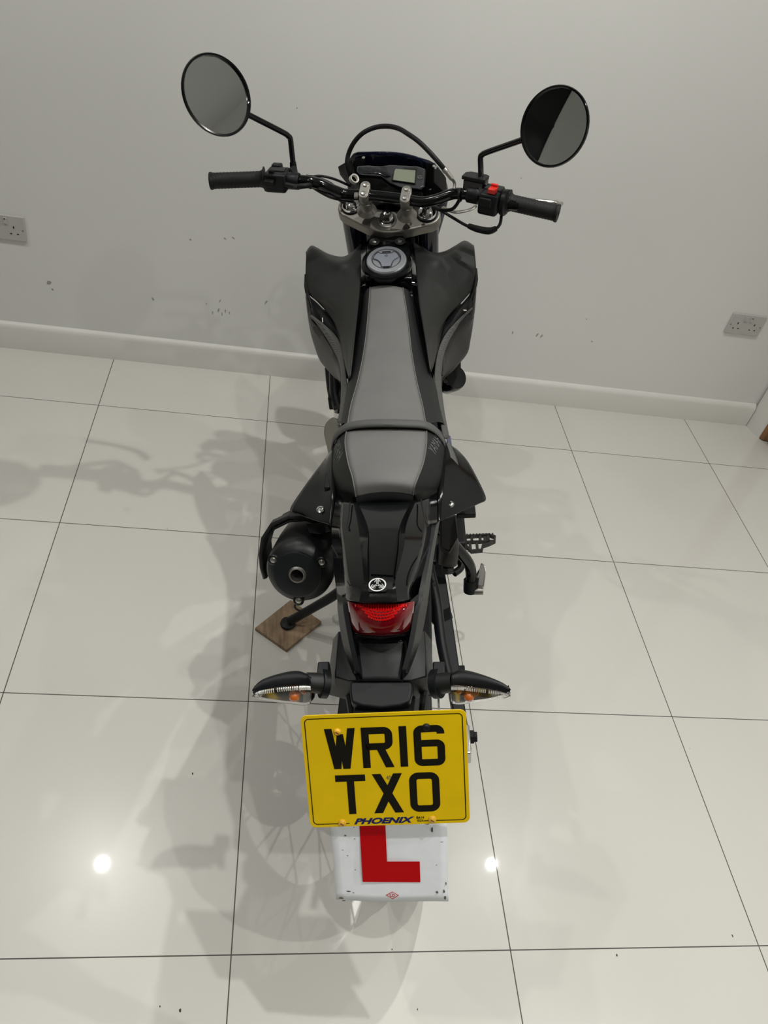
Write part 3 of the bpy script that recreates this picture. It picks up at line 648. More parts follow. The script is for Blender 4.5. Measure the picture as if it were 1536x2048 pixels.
mpo, mn_ = on_meter(840, 354, 0.0035); ex = (on_meter(845, 354.5, 0.0035)[0] - mpo).normalized(); ey = mn_.cross(ex)
badge_rings(lambda x, y: mpo + ex * x + ey * y, 0.0052, mt, 'steel', 'emblem')
# cowl behind the meter (headlight cowl seen from behind): a deep curved shell
rows = []
top = [(694, 332, 1.13), (706, 308, 1.165), (735, 305, 1.175), (770, 305, 1.18), (805, 308, 1.175), (840, 317, 1.165), (868, 326, 1.145), (890, 352, 1.10)]
r1 = [P(*p) for p in top]
r2 = [p + Vector((p.x * 0.05, 0.02, -0.07)) for p in r1]
r3 = [Vector((p.x * 0.8, p.y + 0.03, p.z - 0.20)) for p in r1]
r4 = [Vector((p.x * 0.6, p.y + 0.05, p.z - 0.33)) for p in r1]
vs, fs = grid([r1, r2, r3, r4], 4, 3)
cow = mesh_obj('headlight_cowl', vs, fs, 'navy_gloss', bike, smooth=True, solid=0.004)
# inner fill around the meter
for pts, nm in (([(716, 315, 1.17), (706, 322, 1.165), (703, 345, 1.13), (716, 372, 1.10), (722, 372, 1.10), (718, 345, 1.12), (722, 330, 1.13), (733, 331, 1.13), (731, 318, 1.16)], 'l'), ([(868, 327, 1.165), (852, 325, 1.165), (855, 340, 1.12), (846, 380, 1.085), (870, 388, 1.07), (888, 372, 1.09), (893, 355, 1.11), (886, 345, 1.13)], 'r')):
    MB().prism([P(*p) for p in pts], (0, 0.02, -0.05)).build('cowl_bracket', 'matte_black', cow, bevel=0.002)
MB().prism([P(*p) for p in ((695, 322, 1.17), (704, 320, 1.17), (712, 345, 1.13), (704, 356, 1.12), (690, 352, 1.12), (675, 333, 1.15))], (0, 0.03, -0.03)).build('side_bracket', 'matte_black', cow, bevel=0.002)
MB().prism([P(*p) for p in ((740, 354, 1.13), (762, 358, 1.128), (780, 371, 1.12), (798, 380, 1.115), (845, 384, 1.11), (845, 396, 1.06), (715, 380, 1.08), (715, 356, 1.125))], (0, 0.02, -0.05)).build('meter_bracket', 'matte_black', cow, bevel=0.002)
for u, v, z in ((727, 315, 1.19), (868, 332, 1.172), (860, 378, 1.09)):
    bolt(P(u, v, z), (0, -0.5, 1), 0.003, cow, m='dull_steel')
MB().tube([P(869, 326, 1.185), P(872, 332, 1.18), P(870, 338, 1.175)], 0.002, 8, 3).build('edge_clip', 'chrome', cow, smooth=True)
# headlamp, front fender
hl = MB().lathe([(0.088, 0.012), (0.090, 0.0), (0.082, -0.03), (0.05, -0.075), (0, -0.085)], S(0, 1.235, 0.96), SV(0, 1, -.12), 36).build('headlamp', 'satin_black', bike, smooth=True)
MB().lathe([(0.0, 0.0), (0.03, -0.03), (0.083, 0.006)], S(0, 1.235, 0.96) + SV(0, .002, 0), SV(0, 1, -.12), 36).build('headlamp_reflector', 'reflector', hl, smooth=True)
MB().lathe([(0, 0.034), (0.045, 0.028), (0.075, 0.016), (0.086, 0.008), (0.086, 0.005), (0, 0.030)], S(0, 1.235, 0.96) + SV(0, .002, 0), SV(0, 1, -.12), 36).build('headlamp_lens', 'lens_clear', hl, smooth=True)
vs, fs = grid([[S(x, 1.42 + (math.sin(a) * 0.335) - 0.03, 0.30 + math.cos(a) * 0.335 + 0.05 + dz) for a in [rad(-55 + 13 * i) for i in range(9)]] for x, dz in ((-.062, -.03), (-.045, 0), (0, .012), (.045, 0), (.062, -.03))], 3, 2)
mesh_obj('front_fender', vs, fs, 'gloss_black', bike, smooth=True, solid=0.003)

# ---------------------------------------------------------------- tank
tk = [[(735, 482, .975), (742, 470, 1.020), (772, 476, 1.024), (806, 470, 1.020), (817, 480, .975)],
      [(722, 500, .985), (736, 498, 1.015), (773, 500, 1.018), (816, 496, 1.015), (829, 498, .985)],
      [(721, 550, .978), (732, 550, .992), (775, 550, .996), (822, 548, .992), (834, 545, .978)],
      [(719, 572, .972), (731, 571, .972), (775, 571, .974), (824, 569, .972), (837, 571, .972)],
      [(716, 600, .962), (729, 595, .952), (776, 590, .950), (826, 593, .952), (840, 596, .962)],
      [(709, 650, .948), (718, 648, .930), (774, 650, .915), (838, 646, .930), (848, 646, .948)],
      [(702, 705, .932), (707, 706, .905), (772, 710, .88), (853, 702, .905), (858, 696, .932)],
      [(697, 760, .912), (699, 762, .885), (772, 770, .86), (864, 752, .885), (866, 748, .912)]]
rows = []
for r in tk:
    p = [P(*q) for q in r]
    rows.append([Vector((p[0].x - 0.002, p[0].y, 0.82)), p[0] + Vector((0, 0, -.006)), p[0], p[1], p[1].lerp(p[2], .5) + Vector((0, 0, .0015)), p[2], p[2].lerp(p[3], .5) + Vector((0, 0, .0015)), p[3], p[4], p[4] + Vector((0, 0, -.006)), Vector((p[4].x + 0.002, p[4].y, 0.82))])
vs, fs = grid(rows, 5, 1)
tank = mesh_obj('fuel_tank', vs, fs, 'gloss_black', bike, smooth=True, angle=35)
# satin top cover around the cap
cc = P(773, 522, 1.016)
MB().lathe([(0.051, -0.020), (0.0585, -0.010), (0.0600, 0.000), (0.057, 0.004), (0.050, 0.0045), (0.047, 0.001)], cc - UPZ * 0.004, (0, -.25, 1), 56).build('filler_ring', 'gloss_black', tank, smooth=True)
cn = Vector((0, -0.25, 1)).normalized()
cap = MB().lathe([(0.0, 0.0055), (0.031, 0.0055), (0.0318, 0.0035), (0.0335, 0.0035), (0.0345, 0.0065), (0.0445, 0.0055), (0.0465, 0.002), (0.0465, -0.004)], cc, cn, 56).build('fuel_cap', 'cap_silver', bike, smooth=True, angle=25, label='silver fuel cap')
# keyhole flap: three-lobed plate outlined in black
cx_ = Vector((1, 0, 0)); cy_ = cn.cross(cx_)
def capo(x, y, h=0.0): return cc + cx_ * x + cy_ * y + cn * (0.0056 + h)
lob = []
def lobarc(a0, a1, r, k=5):
    for i in range(k + 1):
        a = rad(a0 + (a1 - a0) * i / k); lob.append((r * math.cos(a), r * math.sin(a)))
lobarc(176, 128, 0.0300); lob += [(-0.013, 0.0185), (0.0, 0.0170), (0.013, 0.0185)]; lobarc(52, 4, 0.0300)
lob += [(0.020, -0.004), (0.0145, -0.012), (0.0118, -0.021), (0.011, -0.0275)]; lob += [(-0.011, -0.0275), (-0.0118, -0.021), (-0.0145, -0.012), (-0.020, -0.004)]
MB().prism([capo(x, y, 0.0003) for x, y in lob], cn * 0.0012).build('keyhole_flap', 'cap_plate', cap)
vs, fs = ribbon([(0.0335 * math.cos(2 * math.pi * i / 40), 0.0335 * math.sin(2 * math.pi * i / 40)) for i in range(40)], 0.0016, True)
mesh_obj('groove', [capo(v.x, v.y, 0.0012) for v in vs], fs, 'matte_black', cap)
vs, fs = ribbon(lob, 0.0016, True)
mesh_obj('flap_outline', [capo(v.x, v.y, 0.0020) for v in vs], fs, 'matte_black', cap)
badge_rings(lambda x, y: capo(x, y + 0.014 - 0.004, 0.0018), 0.0034, cap, 'meter_face', 'emblem')
for x, y, w_, h_ in ((0, 0.0245, 0.010, 0.0018), (0, -0.0295, 0.007, 0.0012)):
    MB().box(capo(x, y, 0.0006), (w_, h_, 0.0004), (cx_, cy_, cn)).build('cap_notch', 'matte_black', cap)
for u, v in ((749, 486), (800, 485)):
    q = P(u, v, 1.024)
    MB().lathe([(0.0125, 0.0035), (0.0115, 0.0045), (0.0095, 0.0035), (0.0088, 0.0025), (0, 0.0025)], q, cn, 24).build('bolt_recess', 'matte_black', tank, smooth=True)
    bolt(q + UPZ * 0.003, cn, 0.0048, tank, m='chrome')

# ---------------------------------------------------------------- shrouds
SHL = dict(
 top=[[(722, 488, 1.0), (706, 502, .995), (686, 513, .985), (658, 508, .978), (636, 496, .978), (622, 491, .98), (611, 505, .975)],
      [(722, 498, 1.0), (707, 513, 1.0), (686, 525, .998), (658, 518, .992), (636, 504, .988), (622, 500, .987), (612, 512, .978)],
      [(722, 545, .99), (706, 545, .99), (682, 548, .982), (658, 548, .972), (640, 546, .965), (624, 545, .96), (611, 545, .955)],
      [(717, 598, .975), (700, 600, .967), (680, 600, .955), (658, 598, .945), (641, 593, .935), (625, 588, .928), (612, 582, .922)],
      [(710, 652, .96), (702, 652, .95), (692, 648, .94), (682, 641, .93), (668, 630, .92), (652, 618, .915), (636, 605, .912)],
      [(704, 705, .945), (700, 703, .935), (696, 698, .925), (690, 690, .917), (684, 679, .91), (677, 664, .905), (668, 645, .90)],
      [(698, 758, .92), (697, 754, .915), (695, 748, .91), (693, 741, .905), (691, 734, .90), (689, 725, .895), (686, 712, .89)]],
 low=[[(612, 582, .915), (625, 602, .90), (640, 640, .87), (660, 660, .86), (672, 680, .86), (680, 700, .86), (683, 730, .855), (684, 762, .85)],
      [(612, 584, .912), (619, 632, .885), (636, 656, .868), (652, 680, .862), (665, 702, .86), (674, 722, .855), (678, 742, .85), (681, 764, .845)],
      [(611, 590, .905), (617, 640, .86), (628, 668, .835), (640, 695, .82), (652, 720, .805), (664, 740, .79), (673, 752, .775), (681, 764, .76)],
      [(611, 595, .89), (615, 630, .855), (621, 665, .82), (629, 693, .795), (639, 720, .77), (655, 740, .76), (670, 756, .755), (681, 764, .752)]],
 strip=[[(620, 633, .889), (637, 652, .880), (654, 678, .876), (667, 701, .874), (676, 719, .872), (681, 742, .870), (682, 777, .868), (680, 814, .872), (674, 845, .878)],
        [(621, 631, .894), (642, 652, .890), (663, 676, .888), (675, 698, .886), (681, 722, .884), (685, 748, .883), (686, 778, .882), (684, 814, .884), (682, 846, .886)],
        [(623, 629, .896), (650, 650, .894), (672, 672, .893), (682, 694, .892), (687, 722, .891), (691, 752, .890), (694, 780, .890), (692, 814, .890), (690, 848, .890)]],
 slot=[(634, 611, .902), (650, 622, .904), (664, 635, .900), (672, 646, .896), (660, 655, .880), (645, 648, .876), (634, 632, .882), (632, 620, .890)],
 chip=(644, 636, .905, 2, 9))
SHR = dict(
 top=[[(826, 484, 1.0), (845, 494, .995), (866, 505, .985), (890, 502, .978), (912, 490, .978), (930, 481, .98), (948, 491, .975)],
      [(828, 494, 1.0), (846, 506, 1.0), (868, 516, .998), (892, 512, .992), (914, 499, .988), (932, 491, .987), (949, 499, .978)],
      [(832, 543, .99), (852, 543, .99), (874, 543, .982), (896, 541, .972), (916, 538, .965), (936, 535, .96), (952, 533, .955)],
      [(838, 598, .975), (858, 598, .967), (878, 597, .955), (898, 594, .945), (916, 588, .935), (934, 580, .928), (952, 568, .922)],
      [(847, 648, .96), (858, 646, .95), (870, 641, .94), (882, 634, .93), (895, 625, .92), (910, 615, .915), (926, 602, .912)],
      [(855, 692, .945), (860, 690, .935), (865, 686, .925), (871, 679, .917), (877, 668, .91), (883, 655, .905), (893, 636, .90)],
      [(863, 745, .92), (864, 741, .915), (866, 735, .91), (868, 728, .905), (870, 720, .90), (873, 710, .895), (877, 698, .89)]],
 low=[[(952, 568, .915), (938, 590, .90), (920, 630, .87), (905, 650, .86), (893, 672, .86), (886, 695, .86), (884, 722, .855), (883, 750, .85)],
      [(952, 570, .912), (946, 618, .885), (928, 642, .868), (910, 666, .862), (898, 690, .86), (889, 710, .855), (886, 730, .85), (884, 754, .845)],
      [(953, 575, .905), (948, 630, .86), (938, 655, .835), (926, 682, .82), (914, 706, .805), (901, 728, .79), (893, 742, .775), (884, 757, .76)],
      [(953, 580, .89), (950, 618, .855), (946, 650, .82), (941, 680, .795), (935, 706, .77), (918, 728, .76), (902, 746, .755), (884, 760, .752)]],
 strip=[[(946, 617, .889), (928, 638, .880), (909, 663, .876), (895, 690, .874), (887, 714, .872), (884, 738, .870), (883, 768, .868), (889, 822, .872), (899, 875, .880)],
        [(945, 616, .894), (923, 638, .890), (903, 662, .888), (889, 688, .886), (881, 712, .884), (877, 738, .883), (877, 768, .882), (883, 822, .884), (893, 876, .888)],
        [(943, 615, .896), (917, 640, .894), (896, 662, .893), (882, 686, .892), (875, 712, .891), (871, 738, .890), (870, 768, .890), (877, 822, .890), (887, 874, .890)]],
 slot=[(929, 605, .902), (914, 616, .904), (900, 628, .900), (890, 640, .896), (900, 648, .880), (916, 643, .876), (932, 632, .882), (936, 612, .890)],
 chip=(926, 620, .905, 8, 2))
for side, dct in (('left', SHL), ('right', SHR)):
    vs, fs = grid([[P(*q) for q in r] for r in dct['top']], 4, 4)
    sh_ = mesh_obj('tank_shroud', vs, fs, 'shroud_plastic', bike, smooth=True, solid=0.0035, angle=60, label='matte dark grey ' + side + ' tank shroud')
    vs, fs = grid([[P(*q) for q in r] for r in dct['low']], 3, 4)
    mesh_obj('lower_scoop', vs, fs, 'shroud_plastic', sh_, smooth=True, solid=0.003, angle=50)
    vs, fs = grid([[P(*q) for q in r] for r in dct['strip']], 3, 4)
    mesh_obj('knee_grip', vs, fs, 'knurled_plastic', sh_, smooth=True, solid=0.003, angle=50, label='grey knurled knee grip strip')
    inn = [[P(*q) + Vector((0, 0, -.004)) for q in (dct['top'][k][-1] for k in (2, 3, 4, 5, 6))], [P(*q) + Vector((0, 0, -.012)) for q in (dct['strip'][2][k] for k in (0, 1, 2, 3, 4))], [P(*q) + Vector((0, 0, -.025)) for q in (dct['low'][1][k] for k in (0, 1, 3, 5, 7))]]
    vs, fs = grid(inn, 2, 3)
    mesh_obj('inner_panel', vs, fs, 'matte_black', sh_, smooth=True, solid=0.003)
    mesh_obj('air_slot', [P(*q) for q in dct['slot']], [list(range(8))], 'matte_black', sh_, solid=0.004)
    u, v, z, a, b = dct['chip']
    MB().prism([P(u, v, z), P(u + a * .8, v, z), P(u + a, v + b, z), P(u + a * .3, v + b, z)], (0, 0, 0.001)).build('slot_clip', 'white_plastic', sh_)

# ---------------------------------------------------------------- seat
seat_st = [((740, 575), (806, 576), (727, 592), (822, 590), .975, .955), ((735, 640), (816, 640), (718, 650), (838, 648), .955, .93),
           ((728, 700), (823, 703), (706, 710), (854, 704), .942, .912), ((716, 760), (834, 765), (696, 765), (868, 762), .935, .898),
           ((702, 810), (845, 810), (688, 815), (879, 812), .934, .888), ((695, 850), (852, 850), (682, 852), (888, 848), .938, .888)]
pil_st = [((694, 858), (853, 855), (676, 872), (884, 864), .955, .918), ((690, 885), (853, 888), (665, 900), (893, 895), .966, .915),
          ((696, 925), (847, 925), (661, 936), (889, 936), .968, .913), ((704, 952), (836, 955), (667, 962), (881, 964), .968, .913),
          ((708, 972), (829, 974), (680, 985), (866, 985), .962, .912), ((712, 994), (826, 991), (704, 1001), (834, 998), .945, .912)]
def seat_part(st, name, crown):
    cen = []; lft = []; rgt = []
    for gl, gr, ol, orr, zg, zo in st:
        a, b, c, d = V(*gl, z=zg), V(*gr, z=zg), V(*ol, z=zo), V(*orr, z=zo)
        cen.append([a + (b - a) * t + Vector((0, 0, crown * (1 - (2 * t - 1) ** 2))) for t in (0, .17, .33, .5, .67, .83, 1)])
        def side(g, o):
            m = g.lerp(o, 0.55) + Vector((0, 0, 0.006)); w_ = o - g
            return [g, m, o, o + Vector((0.004 * (1 if o.x > 0 else -1), 0, -0.022)), o + Vector((-0.004 * (1 if o.x > 0 else -1), 0, -0.055))]
        lft.append(side(a, c)); rgt.append(side(b, d))
    vs, fs = grid(cen, 5, 2)
    base = mesh_obj(name, vs, fs, 'seat_grey', bike, smooth=True, solid=0.006, label='worn grey vinyl seat top')
    for q in (lft, rgt):
        vs, fs = grid(q, 5, 3); mesh_obj('seat_side', vs, fs, 'seat_side', base, smooth=True, angle=80)
    for k in (0, 6):
        MB().tube([r[k] + Vector((0, 0, .0006)) for r in cen], 0.0011, 6, 5).build('seat_piping', 'seat_grey', base)
    return base, cen, lft, rgt
rider, c1, l1, rr1 = seat_part(seat_st, 'rider_seat', 0.006)
pill, c2, l2, rr2 = seat_part(pil_st, 'pillion_seat', 0.008)
# rear closing of the pillion pad
vs, fs = grid([c2[-1], [p + Vector((0, -0.004, -0.012)) for p in c2[-1]], [p + Vector((0, 0.004, -0.03)) for p in c2[-1]]], 3, 2)
mesh_obj('seat_end', vs, fs, 'seat_side', pill, smooth=True)
l_b = [l2[-1][i] for i in range(5)]; r_b = [rr2[-1][i] for i in range(5)]
mesh_obj('seat_back_wall', l_b + r_b, [[0, 1, 6, 5], [1, 2, 7, 6], [2, 3, 8, 7], [3, 4, 9, 8]], 'seat_side', pill)
# front wall of the pillion hump
mesh_obj('seat_step', [c2[0][0], c2[0][3], c2[0][6], c2[0][6] + Vector((0, .004, -.03)), c2[0][3] + Vector((0, .004, -.035)), c2[0][0] + Vector((0, .004, -.03))], [[0, 1, 4, 5], [1, 2, 3, 4]], 'seat_side', pill)
# strap
sp_ = [(663, 905, .905), (664, 888, .922), (670, 873, .938), (684, 859, .955), (702, 851, .966), (735, 847, .974), (772, 846, .977), (812, 847, .974), (846, 849, .968), (866, 857, .955), (880, 870, .94), (889, 885, .925), (893, 902, .905)]
pts = [P(*q) for q in sp_]
st_top = [[p + Vector((0, dy, dz)) for p in pts] for dy, dz in ((-.010, -.002), (-.008, .003), (0, .0048), (.008, .003), (.011, -.004), (.011, -.014))]
vs, fs = grid(st_top, 2, 4)
mesh_obj('seat_strap', vs, fs, 'strap_grey', bike, smooth=True, solid=0.003, label='grey grab strap across the seat')
# lettering on the pillion seat sides
def seat_text(side):
    dg = bpy.context.evaluated_depsgraph_get()
    ob = [o for o in pill.children if o.name.startswith('seat_side')][0 if side < 0 else 1]
    bv = BVHTree.FromPolygons([v.co for v in ob.data.vertices], [list(p.vertices) for p in ob.data.polygons])
    vs, fs = text_mesh('YAMAHA', 1.0, 0.0, 0.0, 1.05)
    w0 = max(v.x for v in vs) - min(v.x for v in vs); h0 = max(v.y for v in vs) - min(v.y for v in vs)
    if side < 0: A_, B_ = V(671, 880, z=.935), V(683, 932, z=.935); wd = 0.012
    else: A_, B_ = V(865, 922, z=.935), V(880, 872, z=.935); wd = 0.012
    ex = B_ - A_; ex.z = 0; L_ = ex.length; ex.normalize(); ey = UPZ.cross(ex)
    out = []
    for v in vs:
        p = (A_ + B_) / 2 + ex * (v.x / w0 * L_) + ey * (v.y / h0 * wd * 1.0)
        h = bv.ray_cast(Vector((p.x, p.y, 1.2)), Vector((0, 0, -1)))
        out.append(h[0] + Vector((0, 0, 0.0008)) if h[0] else Vector((p.x, p.y, 0.935)))
    mesh_obj('seat_lettering', out, fs, 'lettering_grey', pill, label='grey maker lettering along the seat side')
seat_text(-1); seat_text(1)

# inner body under seat and shrouds, so nothing floats
MB().box((0, 0.45, 0.86), (0.055, 0.33, 0.035)).box((0, 0.12, 0.875), (0.06, 0.12, 0.035)).build('seat_base', 'matte_black', bike, bevel=0.01)
MB().prism([(-0.07, a, b) for a, b in ((.36, .82), (.34, .70), (.42, .62), (.56, .62), (.66, .70), (.66, .82))], (0.14, 0, 0)).build('air_box', 'matte_black', bike, bevel=0.015)

# ---------------------------------------------------------------- side covers
for pts3, bp, nm in (([[(664, 900, .925), (664, 940, .922), (665, 985, .915), (664, 1020, .905), (661, 1050, .895)],
                 [(659, 905, .915), (648, 945, .905), (638, 985, .89), (630, 1018, .882), (632, 1041, .88)],
                 [(656, 908, .90), (634, 938, .888), (605, 978, .872), (580, 1018, .856), (592, 1029, .856)]], (641, 1019, .892), 'left'),
                ([[(892, 885, .925), (888, 930, .922), (881, 985, .915), (877, 1020, .905), (877, 1044, .895)],
                  [(906, 893, .915), (914, 925, .905), (926, 965, .89), (926, 1000, .882), (916, 1026, .88)],
                  [(914, 898, .90), (934, 920, .888), (955, 957, .872), (972, 996, .856), (962, 1006, .856)]], (900, 1009, .892), 'right')):
    vs, fs = grid([[P(*q) for q in r] for r in pts3], 5, 5)
    sc_ = mesh_obj('side_cover', vs, fs, 'gloss_black', bike, smooth=True, solid=0.010, angle=60, label='glossy black ' + nm + ' side cover')
    bolt(P(*bp) , (0, -.1, 1), 0.006, sc_, m='chrome', h=0.004)
# knee panels running back from the strips to the side covers
MB().prism([P(*p) for p in ((893, 868, .885), (901, 872, .87), (904, 892, .865), (896, 892, .88))], (0, 0, -0.03)).build('frame_rail_cover', 'rim_blue', bike, label='dark blue frame piece')
vs, fs = grid([[P(894, 886, .925), P(900, 905, .92), P(903, 925, .91), P(912, 938, .90)], [P(899, 884, .92), P(909, 905, .915), P(916, 925, .905), P(918, 938, .898)]], 3, 3)
mesh_obj('strap_anchor', vs, fs, 'strap_grey', bike, smooth=True, solid=0.003)
MB().box(V(658, 968, z=.90), (0.007, 0.022, 0.012)).build('seat_latch', 'matte_black', bike, bevel=0.003)
# ---------------------------------------------------------------- tail
tl = [[(674, 985, .915), (687, 1003, .938), (706, 1004, .950), (716, 1006, .945), (822, 1004, .945), (832, 1002, .950), (853, 996, .938), (874, 985, .915)],
      [(664, 1050, .915), (684, 1050, .946), (716, 1050, .972), (736, 1055, .957), (799, 1053, .957), (813, 1048, .972), (850, 1045, .946), (874, 1048, .915)],
      [(665, 1095, .918), (690, 1100, .952), (722, 1100, .980), (738, 1102, .963), (794, 1100, .963), (807, 1098, .980), (841, 1095, .952), (867, 1088, .918)],
      [(669, 1150, .922), (697, 1152, .957), (727, 1157, .978), (739, 1159, .969), (786, 1161, .969), (791, 1158, .978), (822, 1152, .957), (855, 1142, .922)],
      [(675, 1184, .926), (704, 1180, .958), (723, 1180, .972), (739, 1182, .974), (785, 1182, .974), (792, 1180, .972), (815, 1180, .958), (838, 1178, .926)],
      [(680, 1192, .926), (698, 1201, .946), (718, 1204, .964), (738, 1205, .967), (780, 1205, .967), (795, 1204, .964), (818, 1200, .946), (832, 1192, .926)]]
vs, fs = grid([[P(*q) for q in r] for r in tl], 5, 1)
tail = mesh_obj('tail_cover', vs, fs, 'tail_gloss', bike, smooth=True, solid=0.004, angle=9)
# centre recess edge
mesh_obj('centre_panel', [P(*q) for q in ((740, 1057, .9595), (796, 1055, .9595), (786, 1150, .9705), (742, 1148, .9705))], [[0, 1, 2, 3]], 'gloss_black', tail, solid=0.0015)
bpos = P(755, 1171, .9755); en_ = (P(755, 1161, .9745) - P(755, 1181, .9745)); en_.x = 0; en_.normalize(); ex_ = Vector((1, 0, 0)); nn_ = ex_.cross(en_)
MB().prism([bpos + ex_ * x + en_ * y for x, y in rrect(-.0135, -.0125, .0135, .008, .004)], nn_ * 0.0008).build('badge_base', 'satin_black', tail, bevel=0.0003)
MB().lathe([(0, 0.0), (0.0125, 0.0), (0.0125, 0.0010), (0, 0.0010)], bpos + nn_ * 0.0006, nn_, 40).build('badge_disc', 'gloss_black', tail)
badge_rings(lambda x, y: bpos + ex_ * x + en_ * y + nn_ * 0.0020, 0.0118, tail, 'badge_silver', 'badge')
# thin parting lines pressed into the tail cover
for q in (((664, 1092, .925), (684, 1130, .935), (694, 1160, .948), (700, 1172, .955)), ((700, 1006, .951), (697, 1035, .957), (694, 1052, .957), (698, 1062, .959)), ((842, 1000, .951), (848, 1030, .957), (852, 1044, .955), (858, 1053, .950)), ((862, 1085, .940), (845, 1120, .955), (832, 1150, .960), (826, 1166, .960))):
    MB().tube([P(*p) + Vector((0, 0, .0015)) for p in q], 0.0012, 6, 4).build('parting_line', 'matte_black', tail)
# lower tail side panels that run down beside the lamp as two prongs
for s, pts_o, pts_i in ((-1, [(666, 1085, .905), (669, 1150, .905), (674, 1195, .905), (676, 1228, .895), (686, 1290, .87), (706, 1347, .845)],
                         [(672, 1085, .928), (676, 1150, .930), (684, 1195, .930), (688, 1228, .918), (699, 1290, .890), (711, 1347, .862)]),
                        (1, [(880, 1040, .900), (868, 1110, .900), (860, 1170, .900), (853, 1222, .89), (840, 1284, .868), (817, 1346, .845)],
                         [(872, 1050, .928), (860, 1115, .930), (848, 1180, .930), (838, 1222, .918), (827, 1286, .890), (812, 1346, .862)])):
    o_ = [P(*q) for q in pts_o]; i_ = [P(*q) for q in pts_i]
    m_ = [p + Vector((-s * 0.007, 0, 0.001)) for p in i_]
    b_ = [p + Vector((-s * 0.003, 0, -0.028)) for p in m_]
    vs, fs = grid([o_, i_, m_, b_], 1, 5)
    mesh_obj('tail_side_panel', vs, fs, 'satin_black', tail, smooth=True, solid=0.003, angle=30)
# small grey corner tabs above the lamp
for q in (((673, 1186, .928), (700, 1203, .940), (690, 1210, .925), (676, 1204, .92)), ((850, 1176, .925), (820, 1202, .938), (832, 1209, .925), (846, 1200, .92))):
    MB().prism([P(*p) for p in q], (0, 0, -0.004)).build('lamp_corner', 'shroud_plastic', tail)
# ---------------------------------------------------------------- tail lamp
lz = [[(695, 1203, .940), (715, 1206, .949), (762, 1208, .952), (808, 1206, .949), (829, 1202, .940)],
      [(697, 1218, .934), (718, 1222, .946), (762, 1225, .950), (806, 1222, .946), (828, 1217, .934)],
      [(700, 1238, .920), (720, 1243, .934), (762, 1247, .938), (804, 1242, .934), (825, 1236, .920)],
      [(704, 1258, .903), (722, 1265, .914), (762, 1269, .918), (800, 1264, .914), (820, 1256, .903)],
      [(709, 1266, .893), (724, 1271, .898), (762, 1274, .900), (797, 1270, .898), (815, 1264, .893)]]
vs, fs = grid([[P(*q) for q in r] for r in lz], 4, 4)
lamp = mesh_obj('tail_light', vs, fs, 'red_lens', bike, smooth=True, solid=0.004, label='red tail lamp lens')
def lampz(u, v, lift=0.0012):
    p = V(u, v, z=.945); bvh = lamp_bvh
    d = (BI.to_3x3() @ (C_F + C_R * ((u - 768) / F_PX) - C_U * ((v - 1024) / F_PX))).normalized()
    h = bvh.ray_cast(CB, d)
    return (h[0] - d * lift) if h[0] else p
lamp_bvh = BVHTree.FromPolygons([v.co for v in lamp.data.vertices], [list(p.vertices) for p in lamp.data.polygons])
for i in range(21):
    u = 712 + i * 5.0; k = 1 - ((i - 10) / 11) ** 2
    MB().tube([lampz(u, 1209, .0006), lampz(u, 1212 + 9 * k, .0006)], 0.0013, 6, 1).build('lens_rib', 'red_bright', lamp, smooth=True)
for j in range(4):
    k = MB(); pts = []
    for i in range(23):
        t = -1 + 2 * i / 22; u = 762 + t * (44 - j * 6); v = 1222 + j * 6.0 - 12 * t * t * (1 - j * .12) + (1.2 if i % 2 else -0.8)
        pts.append(lampz(u, v, .0004))
    k.tube(pts, 0.0016, 6, 1).build('lens_ridge', 'red_bright', lamp, smooth=True)
MB().prism([P(*q) for q in ((690, 1205, .915), (836, 1203, .915), (822, 1262, .885), (814, 1272, .872), (762, 1280, .872), (710, 1274, .872), (702, 1264, .885))], (0, 0.01, -0.012)).build('lamp_surround', 'matte_black', bike, bevel=0.002)
# ---------------------------------------------------------------- rear fender and plate lamp
fd = [[(666, 1278, .825), (677, 1262, .855), (700, 1280, .862), (812, 1278, .862), (849, 1260, .855), (863, 1280, .825)],
      [(661, 1315, .812), (673, 1310, .845), (703, 1315, .850), (819, 1313, .850), (852, 1306, .845), (865, 1315, .812)],
      [(656, 1363, .797), (670, 1354, .836), (697, 1362, .838), (823, 1361, .838), (853, 1353, .836), (868, 1362, .797)],
      [(655, 1372, .792), (671, 1372, .812), (698, 1378, .812), (822, 1377, .812), (853, 1370, .812), (868, 1370, .792)],
      [(656, 1390, .775), (672, 1394, .775), (700, 1402, .775), (820, 1400, .775), (850, 1394, .775), (868, 1386, .775)]]
vs, fs = grid([[P(*q) for q in r] for r in fd], 1, 1)
fen = mesh_obj('rear_fender', vs, fs, 'satin_black', bike, bevel=0.002, solid=0.004)
vs, fs = grid([[P(712, 1283, .868), P(762, 1287, .871), P(812, 1281, .868)], [P(708, 1312, .856), P(764, 1306, .862), P(814, 1310, .856)], [P(712, 1362, .845), P(762, 1362, .846), P(806, 1362, .845)]], 4, 4)
mesh_obj('fender_top_panel', vs, fs, 'satin_black', fen, smooth=True, solid=0.003)
vs, fs = grid([[Vector((s_, 0.24, .62)), Vector((s_, 0.10, .70)), Vector((s_ * .98, -0.06, .745)), Vector((s_ * .95, -0.20, .775))] for s_ in (-.075, -.05, 0, .05, .075)], 3, 3)
img = mesh_obj('inner_mudguard', vs, fs, 'matte_black', bike, smooth=True, solid=0.004)
for s_ in (-1, 1):
    MB().box((s_ * 0.05, -0.05, 0.81), (0.006, 0.05, 0.07)).build('mudguard_stay', 'matte_black', img, bevel=0.002)
for s_ in (-1, 1):
    MB().tube([(s_ * 0.060, -0.20, 0.79), (s_ * 0.050, -0.25, 0.77), (s_ * 0.040, -0.285, 0.76)], 0.006, 8, 3).build('plate_bracket', 'shroud_plastic', fen, smooth=True)
